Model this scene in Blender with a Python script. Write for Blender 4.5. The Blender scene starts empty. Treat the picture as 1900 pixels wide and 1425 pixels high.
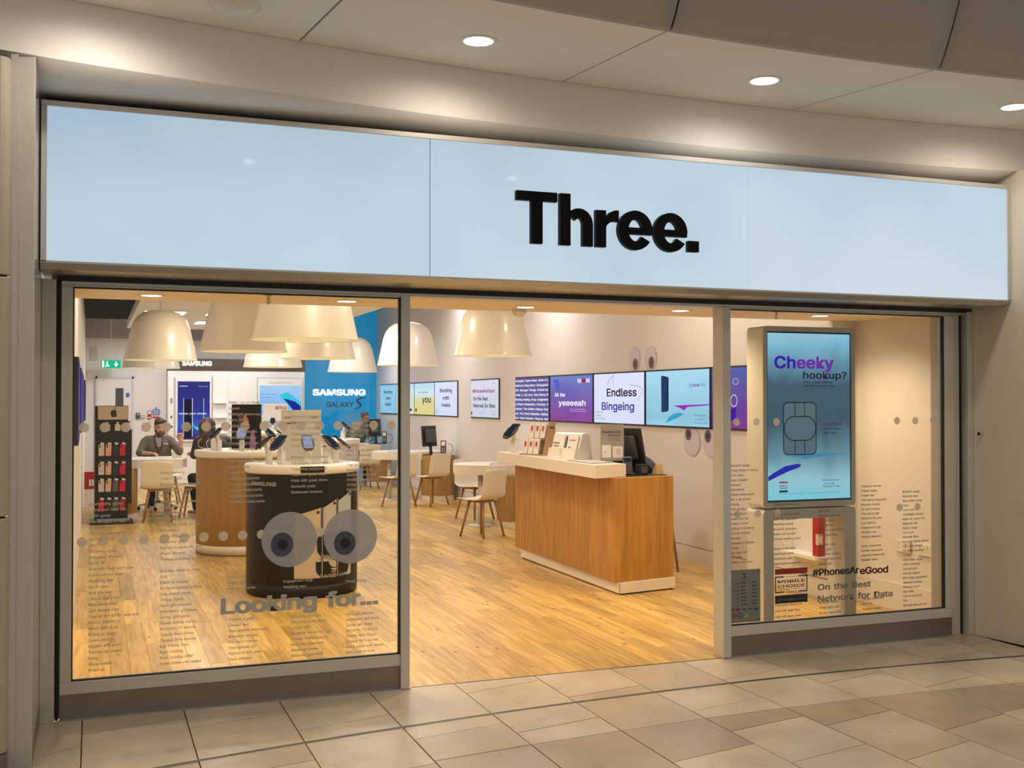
import bpy, bmesh, math, random
from mathutils import Vector, Matrix
import os
random.seed(7)
PI = math.pi
sc = bpy.context.scene
col = sc.collection

# ------------------------------------------------------------------ camera, world, exposure
cam_d = bpy.data.cameras.new('camera'); cam = bpy.data.objects.new('camera', cam_d); col.objects.link(cam)
cam_d.sensor_width = 36.0; cam_d.lens = 36.0*2050/1900; cam_d.clip_start = .05; cam_d.clip_end = 200
cam.location = (0, -6.15, 1.65)
cam.rotation_euler = (math.radians(90+.82), 0, math.radians(-20.8))
sc.camera = cam
sc.view_settings.view_transform = 'Standard'; sc.view_settings.look = 'None'
sc.view_settings.gamma = 1; sc.view_settings.use_curve_mapping = False
sc.view_settings.exposure = 0.0
sc.cycles.max_bounces = 8; sc.cycles.transparent_max_bounces = 16
sc.cycles.diffuse_bounces = 4; sc.cycles.glossy_bounces = 4
sc.cycles.sample_clamp_indirect = 6; sc.cycles.caustics_reflective = False; sc.cycles.caustics_refractive = False
W = bpy.data.worlds.new('mall_air'); sc.world = W; W.use_nodes = True
W.node_tree.nodes['Background'].inputs[0].default_value = (1.0, .92, .82, 1)
W.node_tree.nodes['Background'].inputs[1].default_value = .37

def lamp(kind, name, loc, energy, color, size=.1, rot=(0,0,0), spot=None, sy=None, blend=.6):
    d = bpy.data.lights.new(name, kind); d.energy = energy; d.color = color
    if kind == 'AREA':
        d.size = size
        if sy: d.shape = 'RECTANGLE'; d.size_y = sy
        else: d.shape = 'DISK'
    elif kind == 'SPOT':
        d.spot_size = spot; d.spot_blend = blend; d.shadow_soft_size = size
    else: d.shadow_soft_size = size
    o = bpy.data.objects.new(name, d); col.objects.link(o); o.location = loc; o.rotation_euler = rot
    return o
WARM = (1, .85, .68); SOFT = (1, .88, .72); COOL = (.93, .93, 1.0)

# ------------------------------------------------------------------ materials
MATS = {}
def nt(name):
    m = bpy.data.materials.new(name); m.use_nodes = True
    t = m.node_tree; t.nodes.clear(); MATS[name] = m
    out = t.nodes.new('ShaderNodeOutputMaterial')
    return m, t, out
def pr(name, c, rough=.5, metal=0, coat=0, spec=.5, noise=0, nscale=8, bump=0, bscale=60, trans=0, emit=None, es=0, sss=0):
    m, t, out = nt(name)
    b = t.nodes.new('ShaderNodeBsdfPrincipled'); t.links.new(b.outputs[0], out.inputs[0])
    b.inputs['Base Color'].default_value = (*c, 1); b.inputs['Roughness'].default_value = rough
    b.inputs['Metallic'].default_value = metal; b.inputs['Coat Weight'].default_value = coat
    b.inputs['Coat Roughness'].default_value = .03
    b.inputs['Specular IOR Level'].default_value = spec
    b.inputs['Transmission Weight'].default_value = trans
    if emit: b.inputs['Emission Color'].default_value = (*emit, 1); b.inputs['Emission Strength'].default_value = es
    if noise:
        tc = t.nodes.new('ShaderNodeTexCoord'); n = t.nodes.new('ShaderNodeTexNoise'); n.inputs['Scale'].default_value = nscale; n.inputs['Detail'].default_value = 5
        t.links.new(tc.outputs['Object'], n.inputs['Vector'])
        mx = t.nodes.new('ShaderNodeMix'); mx.data_type = 'RGBA'
        mx.inputs[6].default_value = (*[v*(1-noise) for v in c], 1); mx.inputs[7].default_value = (*[min(1, v*(1+noise)) for v in c], 1)
        t.links.new(n.outputs[0], mx.inputs[0]); t.links.new(mx.outputs[2], b.inputs['Base Color'])
    if bump:
        n2 = t.nodes.new('ShaderNodeTexNoise'); n2.inputs['Scale'].default_value = bscale
        bp = t.nodes.new('ShaderNodeBump'); bp.inputs['Strength'].default_value = bump; bp.inputs['Distance'].default_value = .002
        t.links.new(n2.outputs[0], bp.inputs['Height']); t.links.new(bp.outputs[0], b.inputs['Normal'])
    return m
def em(name, c, s=1.0):
    m, t, out = nt(name)
    e = t.nodes.new('ShaderNodeEmission'); e.inputs[0].default_value = (*c, 1); e.inputs[1].default_value = s
    t.links.new(e.outputs[0], out.inputs[0]); return m
def s2l(r, g, b):
    f = lambda v: ((v/255+.055)/1.055)**2.4 if v > 10 else v/255/12.92
    return (f(r), f(g), f(b))
def screen_mat(name, stops, axis='Z', s=1.0, wob=0, flip=False):
    """backlit display picture: colour ramp along one generated axis with a soft procedural swirl"""
    m, t, out = nt(name)
    e = t.nodes.new('ShaderNodeEmission'); e.inputs[1].default_value = s
    g = t.nodes.new('ShaderNodeBsdfGlossy'); g.inputs[0].default_value = (.05, .05, .05, 1); g.inputs[1].default_value = .08
    ad = t.nodes.new('ShaderNodeAddShader'); t.links.new(e.outputs[0], ad.inputs[0]); t.links.new(g.outputs[0], ad.inputs[1]); t.links.new(ad.outputs[0], out.inputs[0])
    tc = t.nodes.new('ShaderNodeTexCoord'); sp = t.nodes.new('ShaderNodeSeparateXYZ'); t.links.new(tc.outputs['Generated'], sp.inputs[0])
    r = t.nodes.new('ShaderNodeValToRGB'); src = sp.outputs['XYZ'.index(axis)]
    if wob:
        n = t.nodes.new('ShaderNodeTexNoise'); n.inputs['Scale'].default_value = 2.2; n.inputs['Distortion'].default_value = 1.2; t.links.new(tc.outputs['Generated'], n.inputs['Vector'])
        ma = t.nodes.new('ShaderNodeMath'); ma.operation = 'MULTIPLY_ADD'; ma.inputs[1].default_value = wob
        t.links.new(n.outputs[0], ma.inputs[0]); t.links.new(src, ma.inputs[2]); 
        mb = t.nodes.new('ShaderNodeMath'); mb.operation = 'SUBTRACT'; mb.inputs[1].default_value = wob*.5; t.links.new(ma.outputs[0], mb.inputs[0]); src = mb.outputs[0]
    t.links.new(src, r.inputs[0])
    el = r.color_ramp.elements
    while len(el) < len(stops): el.new(.5)
    for k, (p, c) in enumerate(stops): el[k].position = p; el[k].color = (*s2l(*c), 1)
    t.links.new(r.outputs[0], e.inputs[0]); return m
def wood(name, c1, c2, sx=14, sy=1.2, sz=14, rough=.45, coat=0, rand=0, knots=0):
    m, t, out = nt(name)
    b = t.nodes.new('ShaderNodeBsdfPrincipled'); t.links.new(b.outputs[0], out.inputs[0]); b.inputs['Roughness'].default_value = rough; b.inputs['Coat Weight'].default_value = coat; b.inputs['Coat Roughness'].default_value = .15
    geo = t.nodes.new('ShaderNodeNewGeometry'); oi = t.nodes.new('ShaderNodeObjectInfo')
    add = t.nodes.new('ShaderNodeMath'); add.operation = 'ADD'; t.links.new(geo.outputs['Random Per Island'], add.inputs[0]); t.links.new(oi.outputs['Random'], add.inputs[1])
    fr = t.nodes.new('ShaderNodeMath'); fr.operation = 'FRACT'; t.links.new(add.outputs[0], fr.inputs[0])
    mp = t.nodes.new('ShaderNodeMapping'); mp.inputs['Scale'].default_value = (sx, sy, sz); t.links.new(geo.outputs['Position'], mp.inputs['Vector'])
    n = t.nodes.new('ShaderNodeTexNoise'); n.noise_dimensions = '4D'; n.inputs['Scale'].default_value = 1.4; n.inputs['Detail'].default_value = 7; n.inputs['Distortion'].default_value = .6
    w = t.nodes.new('ShaderNodeMath'); w.operation = 'MULTIPLY'; w.inputs[1].default_value = 37; t.links.new(fr.outputs[0], w.inputs[0])
    t.links.new(mp.outputs[0], n.inputs['Vector']); t.links.new(w.outputs[0], n.inputs['W'])
    r = t.nodes.new('ShaderNodeValToRGB'); r.color_ramp.elements[0].position = .34; r.color_ramp.elements[1].position = .66
    r.color_ramp.elements[0].color = (*c1, 1); r.color_ramp.elements[1].color = (*c2, 1); t.links.new(n.outputs[0], r.inputs[0])
    last = r.outputs[0]
    if rand:
        hs = t.nodes.new('ShaderNodeHueSaturation'); mr = t.nodes.new('ShaderNodeMapRange'); mr.inputs[3].default_value = 1-rand; mr.inputs[4].default_value = 1+rand
        t.links.new(fr.outputs[0], mr.inputs[0]); t.links.new(mr.outputs[0], hs.inputs['Value']); t.links.new(last, hs.inputs['Color']); last = hs.outputs[0]
    if knots:
        mp2 = t.nodes.new('ShaderNodeMapping'); mp2.inputs['Scale'].default_value = (7, 3.2, 7); t.links.new(geo.outputs['Position'], mp2.inputs['Vector'])
        v = t.nodes.new('ShaderNodeTexVoronoi'); v.inputs['Scale'].default_value = 1.0; t.links.new(mp2.outputs[0], v.inputs['Vector'])
        r2 = t.nodes.new('ShaderNodeValToRGB'); r2.color_ramp.elements[0].position = .03; r2.color_ramp.elements[0].color = (.25, .18, .1, 1); r2.color_ramp.elements[1].position = .13; r2.color_ramp.elements[1].color = (1, 1, 1, 1)
        t.links.new(v.outputs['Distance'], r2.inputs[0]); mm = t.nodes.new('ShaderNodeMix'); mm.data_type = 'RGBA'; mm.blend_type = 'MULTIPLY'; mm.inputs[0].default_value = knots
        t.links.new(last, mm.inputs[6]); t.links.new(r2.outputs[0], mm.inputs[7]); last = mm.outputs[2]
    t.links.new(last, b.inputs['Base Color']); return m
def stone(name, c):
    m, t, out = nt(name)
    b = t.nodes.new('ShaderNodeBsdfPrincipled'); t.links.new(b.outputs[0], out.inputs[0]); b.inputs['Specular IOR Level'].default_value = .5
    geo = t.nodes.new('ShaderNodeNewGeometry')
    def nz(s, d, w=0):
        n = t.nodes.new('ShaderNodeTexNoise'); n.inputs['Scale'].default_value = s; n.inputs['Detail'].default_value = d; t.links.new(geo.outputs['Position'], n.inputs['Vector']); return n.outputs[0]
    def ramp(src, a, ca, b_, cb):
        r = t.nodes.new('ShaderNodeValToRGB'); r.color_ramp.elements[0].position = a; r.color_ramp.elements[0].color = (*ca, 1); r.color_ramp.elements[1].position = b_; r.color_ramp.elements[1].color = (*cb, 1); t.links.new(src, r.inputs[0]); return r.outputs[0]
    def mul(a, b_, f=1):
        mm = t.nodes.new('ShaderNodeMix'); mm.data_type = 'RGBA'; mm.blend_type = 'MULTIPLY'; mm.inputs[0].default_value = f; t.links.new(a, mm.inputs[6]); t.links.new(b_, mm.inputs[7]); return mm.outputs[2]
    base = ramp(nz(2.2, 6), .3, tuple(v*.8 for v in c), .7, tuple(min(1, v*1.12) for v in c))
    sp = ramp(nz(9, 3), .62, (1, 1, 1), .78, (.72, .58, .42))
    s2 = ramp(nz(34, 2), .66, (1, 1, 1), .76, (.6, .42, .26))
    base = mul(base, sp, .6); base = mul(base, s2, .8)
    t.links.new(base, b.inputs['Base Color'])
    rr = t.nodes.new('ShaderNodeMapRange'); rr.inputs[3].default_value = .22; rr.inputs[4].default_value = .42; t.links.new(nz(5, 4), rr.inputs[0]); t.links.new(rr.outputs[0], b.inputs['Roughness'])
    return m
def glass_mat(name, tint=(.97, .98, .97), ior=1.45, alpha=0):
    m, t, out = nt(name)
    tr = t.nodes.new('ShaderNodeBsdfTransparent'); tr.inputs[0].default_value = (*tint, 1)
    gl = t.nodes.new('ShaderNodeBsdfGlossy'); gl.inputs[1].default_value = 0; gl.inputs[0].default_value = (1, 1, 1, 1)
    f = t.nodes.new('ShaderNodeFresnel'); f.inputs[0].default_value = ior
    mx = t.nodes.new('ShaderNodeMixShader'); t.links.new(f.outputs[0], mx.inputs[0]); t.links.new(tr.outputs[0], mx.inputs[1]); t.links.new(gl.outputs[0], mx.inputs[2]); t.links.new(mx.outputs[0], out.inputs[0]); return m
def vinyl(name, c, a, tl=.5):
    m, t, out = nt(name)
    tr = t.nodes.new('ShaderNodeBsdfTransparent'); d = t.nodes.new('ShaderNodeBsdfDiffuse'); d.inputs[0].default_value = (*c, 1)
    tb = t.nodes.new('ShaderNodeBsdfTranslucent'); tb.inputs[0].default_value = (*c, 1)
    m1 = t.nodes.new('ShaderNodeMixShader'); m1.inputs[0].default_value = tl; t.links.new(d.outputs[0], m1.inputs[1]); t.links.new(tb.outputs[0], m1.inputs[2])
    mx = t.nodes.new('ShaderNodeMixShader'); mx.inputs[0].default_value = a; t.links.new(tr.outputs[0], mx.inputs[1]); t.links.new(m1.outputs[0], mx.inputs[2]); t.links.new(mx.outputs[0], out.inputs[0]); return m

M = dict(
 mall_wall=pr('mall_wall_paint', (.72, .66, .54), .55, noise=.03),
 mall_ceiling=pr('mall_ceiling_paint', (.84, .81, .74), .7),
 mall_band=pr('bulkhead_paint', (.76, .74, .71), .6),
 fascia=pr('cove_paint_shaded', (.42, .40, .37), .7),  # darker grey: the cove's lack of light is put into the colour
 joint=pr('joint_shadow_filler', (.07, .065, .055), .8),
 gloss_panel=pr('glossy_side_panel', (.55, .53, .49), .12, coat=.6),
 alu=pr('satin_aluminium', (.56, .54, .50), .35, metal=.75),
 alu_paint=pr('silver_painted_frame', (.62, .60, .55), .4, metal=.3),
 alu_light=pr('pale_silver_frame', (.60, .58, .54), .4, metal=.25),
 steel=pr('brushed_steel_plinth', (.28, .25, .22), .35, metal=.8, noise=.15),
 black=pr('black_gasket', (.012, .012, .012), .5),
 tile=stone('limestone', (.56, .48, .37)), tile_dark=stone('limestone_dark', (.40, .32, .23)),
 tile_mid=stone('limestone_mid', (.49, .41, .30)),
 grout=pr('grout', (.10, .08, .06), .9),
 plank=wood('oak_floor_board', (.42, .25, .060), (.69, .465, .155), sx=22, sy=1.6, sz=22, rough=.38, coat=.15, rand=.24, knots=1.0),
 wood=wood('oak_veneer', (.36, .17, .034), (.54, .275, .062), sx=16, sy=16, sz=1.3, rough=.45),
 wood_dark=wood('oak_veneer_dark', (.32, .18, .055), (.42, .25, .085), sx=18, sy=18, sz=1.5, rough=.5),
 leg=wood('chair_leg_wood', (.30, .15, .06), (.42, .23, .10), sx=30, sy=30, sz=3),
 ply=wood('pale_ply', (.50, .32, .16), (.60, .40, .22), sx=8, sy=8, sz=2),
 shop_wall=pr('shop_wall_paint', (.74, .70, .67), .6),
 shop_ceiling=pr('shop_ceiling_paint', (.80, .78, .74), .7),
 grey_ceiling=pr('grey_bulkhead_paint', (.36, .36, .37), .7),
 grille=pr('dark_ceiling_grille', (.05, .055, .055), .6),
 white=pr('white_laminate', (.82, .80, .77), .3, coat=.2),
 solid=pr('cream_solid_surface', (.80, .74, .64), .35),
 shade=pr('white_lamp_shade', (.74, .68, .58), .35, coat=.3),
 shade_in=pr('lamp_shade_inside', (.86, .84, .70), .5),
 shell=pr('cream_chair_shell', (.80, .73, .58), .4),
 blackp=pr('black_plastic', (.018, .018, .02), .35),
 darkp=pr('dark_grey_plastic', (.06, .06, .065), .4),
 greyp=pr('grey_plastic', (.30, .30, .31), .4),
 whitep=pr('white_plastic', (.78, .75, .68), .35),
 drum=pr('black_drum_wrap', (.011, .010, .009), .45, spec=.25),
 blue=pr('blue_glass_wall_glow', (.0, .17, .36), .12, coat=.7, emit=s2l(0, 140, 198), es=.55),  # no lamp behind it: emission puts a glow into the blue
 dark_fabric=pr('grey_green_shirt', (.17, .155, .12), .85, noise=.15, nscale=20),
 jacket=pr('black_leather_jacket', (.03, .026, .024), .42, noise=.3),
 trousers=pr('dark_trousers', (.02, .02, .025), .85),
 skin=pr('skin', (.60, .34, .25), .5), skin2=pr('skin_darker', (.36, .19, .12), .5),
 hair=pr('dark_brown_hair', (.06, .036, .022), .6, noise=.4, nscale=60), hair2=pr('auburn_hair', (.05, .018, .01), .5, noise=.4, nscale=50),
 red=pr('red_print', (.42, .015, .02), .5), redcase=pr('red_case', (.62, .015, .05), .35), pink=pr('pink_case', (.72, .42, .33), .4), blackcase=pr('black_case', (.03, .032, .035), .35), greycase=pr('grey_case', (.12, .12, .12), .4), clearcase=pr('clear_case', (.66, .60, .50), .25),
 paper=pr('paper_white', (.80, .77, .72), .6), paper_pk=pr('leaflet_pink', (.72, .55, .50), .6), ink=pr('black_ink', (.02, .02, .025), .6), ink_red=pr('red_ink', (.50, .03, .05), .6), ink_grey=pr('grey_ink', (.30, .30, .32), .6), ink_purple=pr('purple_ink', (.20, .05, .32), .6), blueprint=pr('blue_print', (.03, .12, .50), .6), yellowp=pr('yellow_print', (.75, .60, .05), .6),
 tan=pr('tan_header_board', (.56, .46, .33), .5), card=pr('kraft_card', (.42, .26, .13), .7),
 glass=glass_mat('window_glass', ior=1.22), acrylic=glass_mat('clear_acrylic', (.99, .99, .99), 1.3),
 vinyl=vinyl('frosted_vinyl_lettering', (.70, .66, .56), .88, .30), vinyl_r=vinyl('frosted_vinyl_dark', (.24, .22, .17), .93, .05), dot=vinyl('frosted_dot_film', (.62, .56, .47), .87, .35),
 eye=vinyl('eye_film', (.40, .40, .42), .92, .10), eye_hi=vinyl('eye_film_highlight', (.60, .60, .62), .5, .1), iris=pr('iris_print', (.06, .065, .10), .5, noise=.8, nscale=60), iris_b=pr('iris_brown_print', (.16, .05, .035), .5, noise=.5, nscale=60), pupil=pr('pupil_print', (.006, .006, .008), .4),
 eyewall=pr('wall_eye_print', (.62, .57, .66), .4), eyewall2=pr('wall_eye_shade', (.46, .43, .54), .4), eyewall3=pr('wall_eye_glint', (.80, .78, .84), .4),
 metal_plate=pr('brushed_metal_plate', (.34, .35, .35), .45, metal=.1), chrome=pr('chrome', (.7, .7, .7), .15, metal=1),
 lens=em('downlight_lens', (1, .90, .74), 9), lens_w=em('downlight_lens_white', (1, .97, .92), 12), panel_light=em('ceiling_light_panel', (1, .99, 1), 3.0),
 sign_black=pr('gloss_black_letters', (.004, .004, .004), .45, spec=.08),
 t_white=em('lit_white', (.95, .95, 1), 1.0), t_white_hi=em('lit_white_letters', (1, 1, 1), 1.3), t_black=em('screen_black', (.012, .012, .03), 1), t_purple=em('screen_purple_type', s2l(110, 50, 140), 1), t_violet=em('screen_violet_type', s2l(70, 60, 150), 1), t_indigo=em('screen_indigo', s2l(55, 20, 160), 1), t_magenta=em('screen_magenta', s2l(150, 50, 170), 1), t_dark=em('screen_dark_blue_grey', s2l(40, 60, 100), 1), t_teal=em('screen_teal', s2l(70, 160, 200), 1), t_cyan=em('screen_cyan', s2l(60, 200, 235), 1), t_pale=em('screen_pale', s2l(205, 225, 240), 1), t_red=em('screen_red', s2l(170, 30, 40), 1), t_deep=em('screen_deep_blue', s2l(20, 40, 150), 1), t_mid=em('screen_mid_grey_blue', s2l(120, 150, 170), 1), t_yellow=em('screen_yellow', s2l(225, 200, 110), 1), t_lav=em('phone_screen_lavender', s2l(150, 155, 190), 1),
 green=em('exit_green', s2l(20, 190, 140), 1.0),
)
def sign_face():
    m, t, out = nt('backlit_sign_face')
    b = t.nodes.new('ShaderNodeBsdfPrincipled'); t.links.new(b.outputs[0], out.inputs[0])
    b.inputs['Base Color'].default_value = (.03, .03, .03, 1); b.inputs['Roughness'].default_value = .04
    geo = t.nodes.new('ShaderNodeNewGeometry'); n = t.nodes.new('ShaderNodeTexNoise'); n.inputs['Scale'].default_value = .9; n.inputs['Detail'].default_value = 2; t.links.new(geo.outputs['Position'], n.inputs['Vector'])
    sp = t.nodes.new('ShaderNodeSeparateXYZ'); t.links.new(geo.outputs['Position'], sp.inputs[0])
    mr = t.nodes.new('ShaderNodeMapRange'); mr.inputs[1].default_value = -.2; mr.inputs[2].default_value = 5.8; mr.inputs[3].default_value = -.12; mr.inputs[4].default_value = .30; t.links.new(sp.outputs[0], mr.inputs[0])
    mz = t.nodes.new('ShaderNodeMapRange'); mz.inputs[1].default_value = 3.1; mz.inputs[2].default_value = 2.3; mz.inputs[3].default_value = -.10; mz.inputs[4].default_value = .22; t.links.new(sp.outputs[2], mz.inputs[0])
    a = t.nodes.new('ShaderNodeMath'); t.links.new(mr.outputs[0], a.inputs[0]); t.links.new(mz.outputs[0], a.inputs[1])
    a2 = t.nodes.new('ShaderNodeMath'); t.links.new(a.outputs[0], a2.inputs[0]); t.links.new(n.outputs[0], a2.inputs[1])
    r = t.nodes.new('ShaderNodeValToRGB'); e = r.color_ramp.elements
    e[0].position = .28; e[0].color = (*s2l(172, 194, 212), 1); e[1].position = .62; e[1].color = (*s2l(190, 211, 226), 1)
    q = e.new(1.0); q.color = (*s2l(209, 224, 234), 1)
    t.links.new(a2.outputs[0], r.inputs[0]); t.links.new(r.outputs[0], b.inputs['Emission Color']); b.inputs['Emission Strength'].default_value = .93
    return m
M['sign'] = sign_face()

# ------------------------------------------------------------------ fonts: glyph cache
def load_font():
    try:
        p = os.path.join(bpy.utils.system_resource('DATAFILES', path='fonts'), 'Inter.woff2')
        return bpy.data.fonts.load(p)
    except Exception:
        return None
FONT = load_font()
CH = ''.join(chr(c) for c in range(33, 127)) + '£'
GLY = {}
def build_glyphs():
    jobs = []
    for off in (0.0,):
        for c in ['HH'] + list(CH):
            for k in ((c, 'g'), ('H'+c+'H', 'w')) if c != 'HH' else ((c, 'g'),):
                cu = bpy.data.curves.new('g', 'FONT'); cu.body = k[0]; cu.size = 1; cu.resolution_u = 4; cu.offset = off
                if FONT: cu.font = FONT
                o = bpy.data.objects.new('g', cu); col.objects.link(o); jobs.append((off, c, k[1], o))
    dg = bpy.context.evaluated_depsgraph_get(); dg.update()
    tmp = {}
    for off, c, k, o in jobs:
        e = o.evaluated_get(dg); me = e.to_mesh()
        vs = [tuple(v.co) for v in me.vertices]; fs = [tuple(p.vertices) for p in me.polygons]
        tmp[(off, c, k)] = (vs, fs, max([v[0] for v in vs] or [0])); e.to_mesh_clear()
    for off, c, k, o in jobs:
        cu = o.data; bpy.data.objects.remove(o); bpy.data.curves.remove(cu)
    for off in (0.0,):
        base = tmp[(off, 'HH', 'g')][2]
        for c in CH:
            GLY[(off, c)] = (tmp[(off, c, 'g')][0], tmp[(off, c, 'g')][1], tmp[(off, c, 'w')][2]-base)
        GLY[(off, ' ')] = ([], [], .27)
build_glyphs()
def text_geo(s, off=0.0, track=0.0):
    V = []; F = []; x = 0
    for c in s:
        v, f, a = GLY.get((off, c), GLY[(off, ' ')]); n = len(V)
        V += [(p[0]+x, p[1]) for p in v]; F += [tuple(i+n for i in q) for q in f]; x += a+track
    return V, F, x

# ------------------------------------------------------------------ builders
ORG = {}
MOD = []
class MB:
    def __init__(s): s.v = []; s.f = []; s.sm = []
    def add(s, V, F, smooth=False):
        n = len(s.v); s.v += [tuple(p) for p in V]; s.f += [tuple(i+n for i in q) for q in F]; s.sm += [smooth]*len(F); return s
    def box(s, x0, x1, y0, y1, z0, z1, m=None):
        V = [(x, y, z) for x in (x0, x1) for y in (y0, y1) for z in (z0, z1)]
        if m is not None: V = [m @ Vector(p) for p in V]
        return s.add(V, [(0, 1, 3, 2), (4, 6, 7, 5), (0, 4, 5, 1), (2, 3, 7, 6), (0, 2, 6, 4), (1, 5, 7, 3)])
    def prism(s, P, z0, z1, m=None):
        n = len(P); V = [(p[0], p[1], z0) for p in P]+[(p[0], p[1], z1) for p in P]
        if m is not None: V = [m @ Vector(p) for p in V]
        return s.add(V, [tuple(range(n-1, -1, -1)), tuple(range(n, 2*n))]+[(i, (i+1) % n, n+(i+1) % n, n+i) for i in range(n)])
    def lathe(s, prof, n=32, c=(0, 0, 0), a0=0, a1=2*PI, m=None, smooth=True):
        full = abs(a1-a0-2*PI) < 1e-6; k = n if full else n+1; V = []
        for r, z in prof:
            for i in range(k):
                a = a0+(a1-a0)*i/n; V.append((c[0]+r*math.cos(a), c[1]+r*math.sin(a), c[2]+z))
        if m is not None: V = [m @ Vector(p) for p in V]
        F = []
        for j in range(len(prof)-1):
            for i in range(n if full else n):
                i2 = (i+1) % k if full else i+1
                F.append((j*k+i, j*k+i2, (j+1)*k+i2, (j+1)*k+i))
        return s.add(V, F, smooth)
    def tube(s, pts, r, n=8, cap=True):
        pts = [Vector(p) for p in pts]; rr = r if isinstance(r, (list, tuple)) else [r]*len(pts); V = []
        up = None
        for i, p in enumerate(pts):
            d = (pts[min(i+1, len(pts)-1)]-pts[max(i-1, 0)]).normalized()
            if up is None: up = d.orthogonal().normalized()
            up = (up-d*up.dot(d)).normalized(); sd = d.cross(up)
            for k in range(n): a = 2*PI*k/n; V.append(p+(up*math.cos(a)+sd*math.sin(a))*rr[i])
        F = [(j*n+i, j*n+(i+1) % n, (j+1)*n+(i+1) % n, (j+1)*n+i) for j in range(len(pts)-1) for i in range(n)]
        if cap: F += [tuple(range(n-1, -1, -1)), tuple(range((len(pts)-1)*n, len(pts)*n))]
        return s.add(V, F, True)
    def ball(s, c, r, n=12, m=8, rot=None):
        r = r if isinstance(r, (tuple, list)) else (r, r, r); V = [Vector((0, 0, r[2]))]
        for j in range(1, m):
            for i in range(n):
                a = 2*PI*i/n; b = PI*j/m; V.append(Vector((r[0]*math.sin(b)*math.cos(a), r[1]*math.sin(b)*math.sin(a), r[2]*math.cos(b))))
        V.append(Vector((0, 0, -r[2])))
        if rot is not None: V = [rot @ v for v in V]
        V = [v+Vector(c) for v in V]; F = [(0, 1+i, 1+(i+1) % n) for i in range(n)]
        for j in range(m-2): F += [(1+j*n+i, 1+(j+1)*n+i, 1+(j+1)*n+(i+1) % n, 1+j*n+(i+1) % n) for i in range(n)]
        L = len(V)-1; F += [(1+(m-2)*n+i, L, 1+(m-2)*n+(i+1) % n) for i in range(n)]
        return s.add(V, F, True)
    def onf(s, fr, V2, F, d=.002, ext=0):
        """flat shape laid on a frame fr=(origin,u,v,n)"""
        o, u, v, n = fr
        P = [o+u*p[0]+v*p[1]+n*d for p in V2]
        return s.add(P, F)
    def rect(s, fr, u0, u1, v0, v1, d=.002):
        return s.onf(fr, [(u0, v0), (u1, v0), (u1, v1), (u0, v1)], [(0, 1, 2, 3)], d)
    def disc(s, fr, u, v, ru, rv=None, d=.002, n=28, ri=0):
        rv = rv or ru
        P = [(u+ru*math.cos(2*PI*i/n), v+rv*math.sin(2*PI*i/n)) for i in range(n)]
        if not ri: return s.onf(fr, P, [tuple(range(n))], d)
        P += [(u+ru*ri*math.cos(2*PI*i/n), v+rv*ri*math.sin(2*PI*i/n)) for i in range(n)]
        return s.onf(fr, P, [(i, (i+1) % n, n+(i+1) % n, n+i) for i in range(n)], d)
    def poly(s, fr, P, d=.002): return s.onf(fr, P, [tuple(range(len(P)))], d)
    def slab(s, fr, u0, u1, v0, v1, d0, d1):
        o, u, v, n = fr
        V = [o+u*a+v*b+n*c for a in (u0, u1) for b in (v0, v1) for c in (d0, d1)]
        return s.add(V, [(0, 1, 3, 2), (4, 6, 7, 5), (0, 4, 5, 1), (2, 3, 7, 6), (0, 2, 6, 4), (1, 5, 7, 3)])
    def text(s, fr, txt, u, v, h, w=None, al='l', d=.003, off=0.0, track=0.0, maxw=None, bold=0):
        V, F, L = text_geo(txt, off, track)
        if not V: return s
        nb = len(V)
        if bold:                                     # heavier weight: the outline swept round a small circle
            V0, F0 = V, F; V = []; F = []
            for dx, dy in ((0, 0), (1, 1), (-1, 1), (-1, -1), (1, -1), (1, 0), (-1, 0), (0, 1), (0, -1)):
                n = len(V)
                V += [(p[0]+bold*dx, p[1]+bold*.8*dy) for p in V0]; F += [tuple(i+n for i in q) for q in F0]
        sy = h/.727; sx = sy
        x1 = max(p[0] for p in V); x0 = min(p[0] for p in V)
        if w: sx = w/(x1-x0)
        if maxw and (x1-x0)*sx > maxw: sx = maxw/(x1-x0)
        a = {'l': 0, 'c': -.5, 'r': -1}[al]*(x1-x0)*sx
        o_, u_, v_, n_ = fr
        return s.add([o_+u_*(u+a+(p[0]-x0)*sx)+v_*(v+p[1]*sy)+n_*(d+.00012*(i//nb)) for i, p in enumerate(V)], F)
    def build(s, name, mat, parent=None, kind=None, label=None, bev=0, sub=0, loc=None, solid=0):
        me = bpy.data.meshes.new(name)
        org = ORG.get(parent.name, (0, 0, 0)) if parent else (loc or (0, 0, 0))
        me.from_pydata([(p[0]-org[0], p[1]-org[1], p[2]-org[2]) for p in s.v], [], s.f); me.update()
        for k, p in enumerate(me.polygons): p.use_smooth = s.sm[k]
        if mat: me.materials.append(M[mat] if isinstance(mat, str) else mat)
        o = bpy.data.objects.new(name, me); col.objects.link(o)
        if parent: o.parent = parent
        else: o.location = org
        ORG[o.name] = org
        if kind: o['kind'] = kind
        if label: o['label'] = label
        if bev:
            b = o.modifiers.new('bevel', 'BEVEL'); b.width = bev; b.segments = 2; b.limit_method = 'ANGLE'; b.angle_limit = .7
        if solid:
            b = o.modifiers.new('thick', 'SOLIDIFY'); b.thickness = solid; b.offset = 0
        if sub:
            b = o.modifiers.new('sub', 'SUBSURF'); b.levels = sub; b.render_levels = sub
        return o
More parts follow.
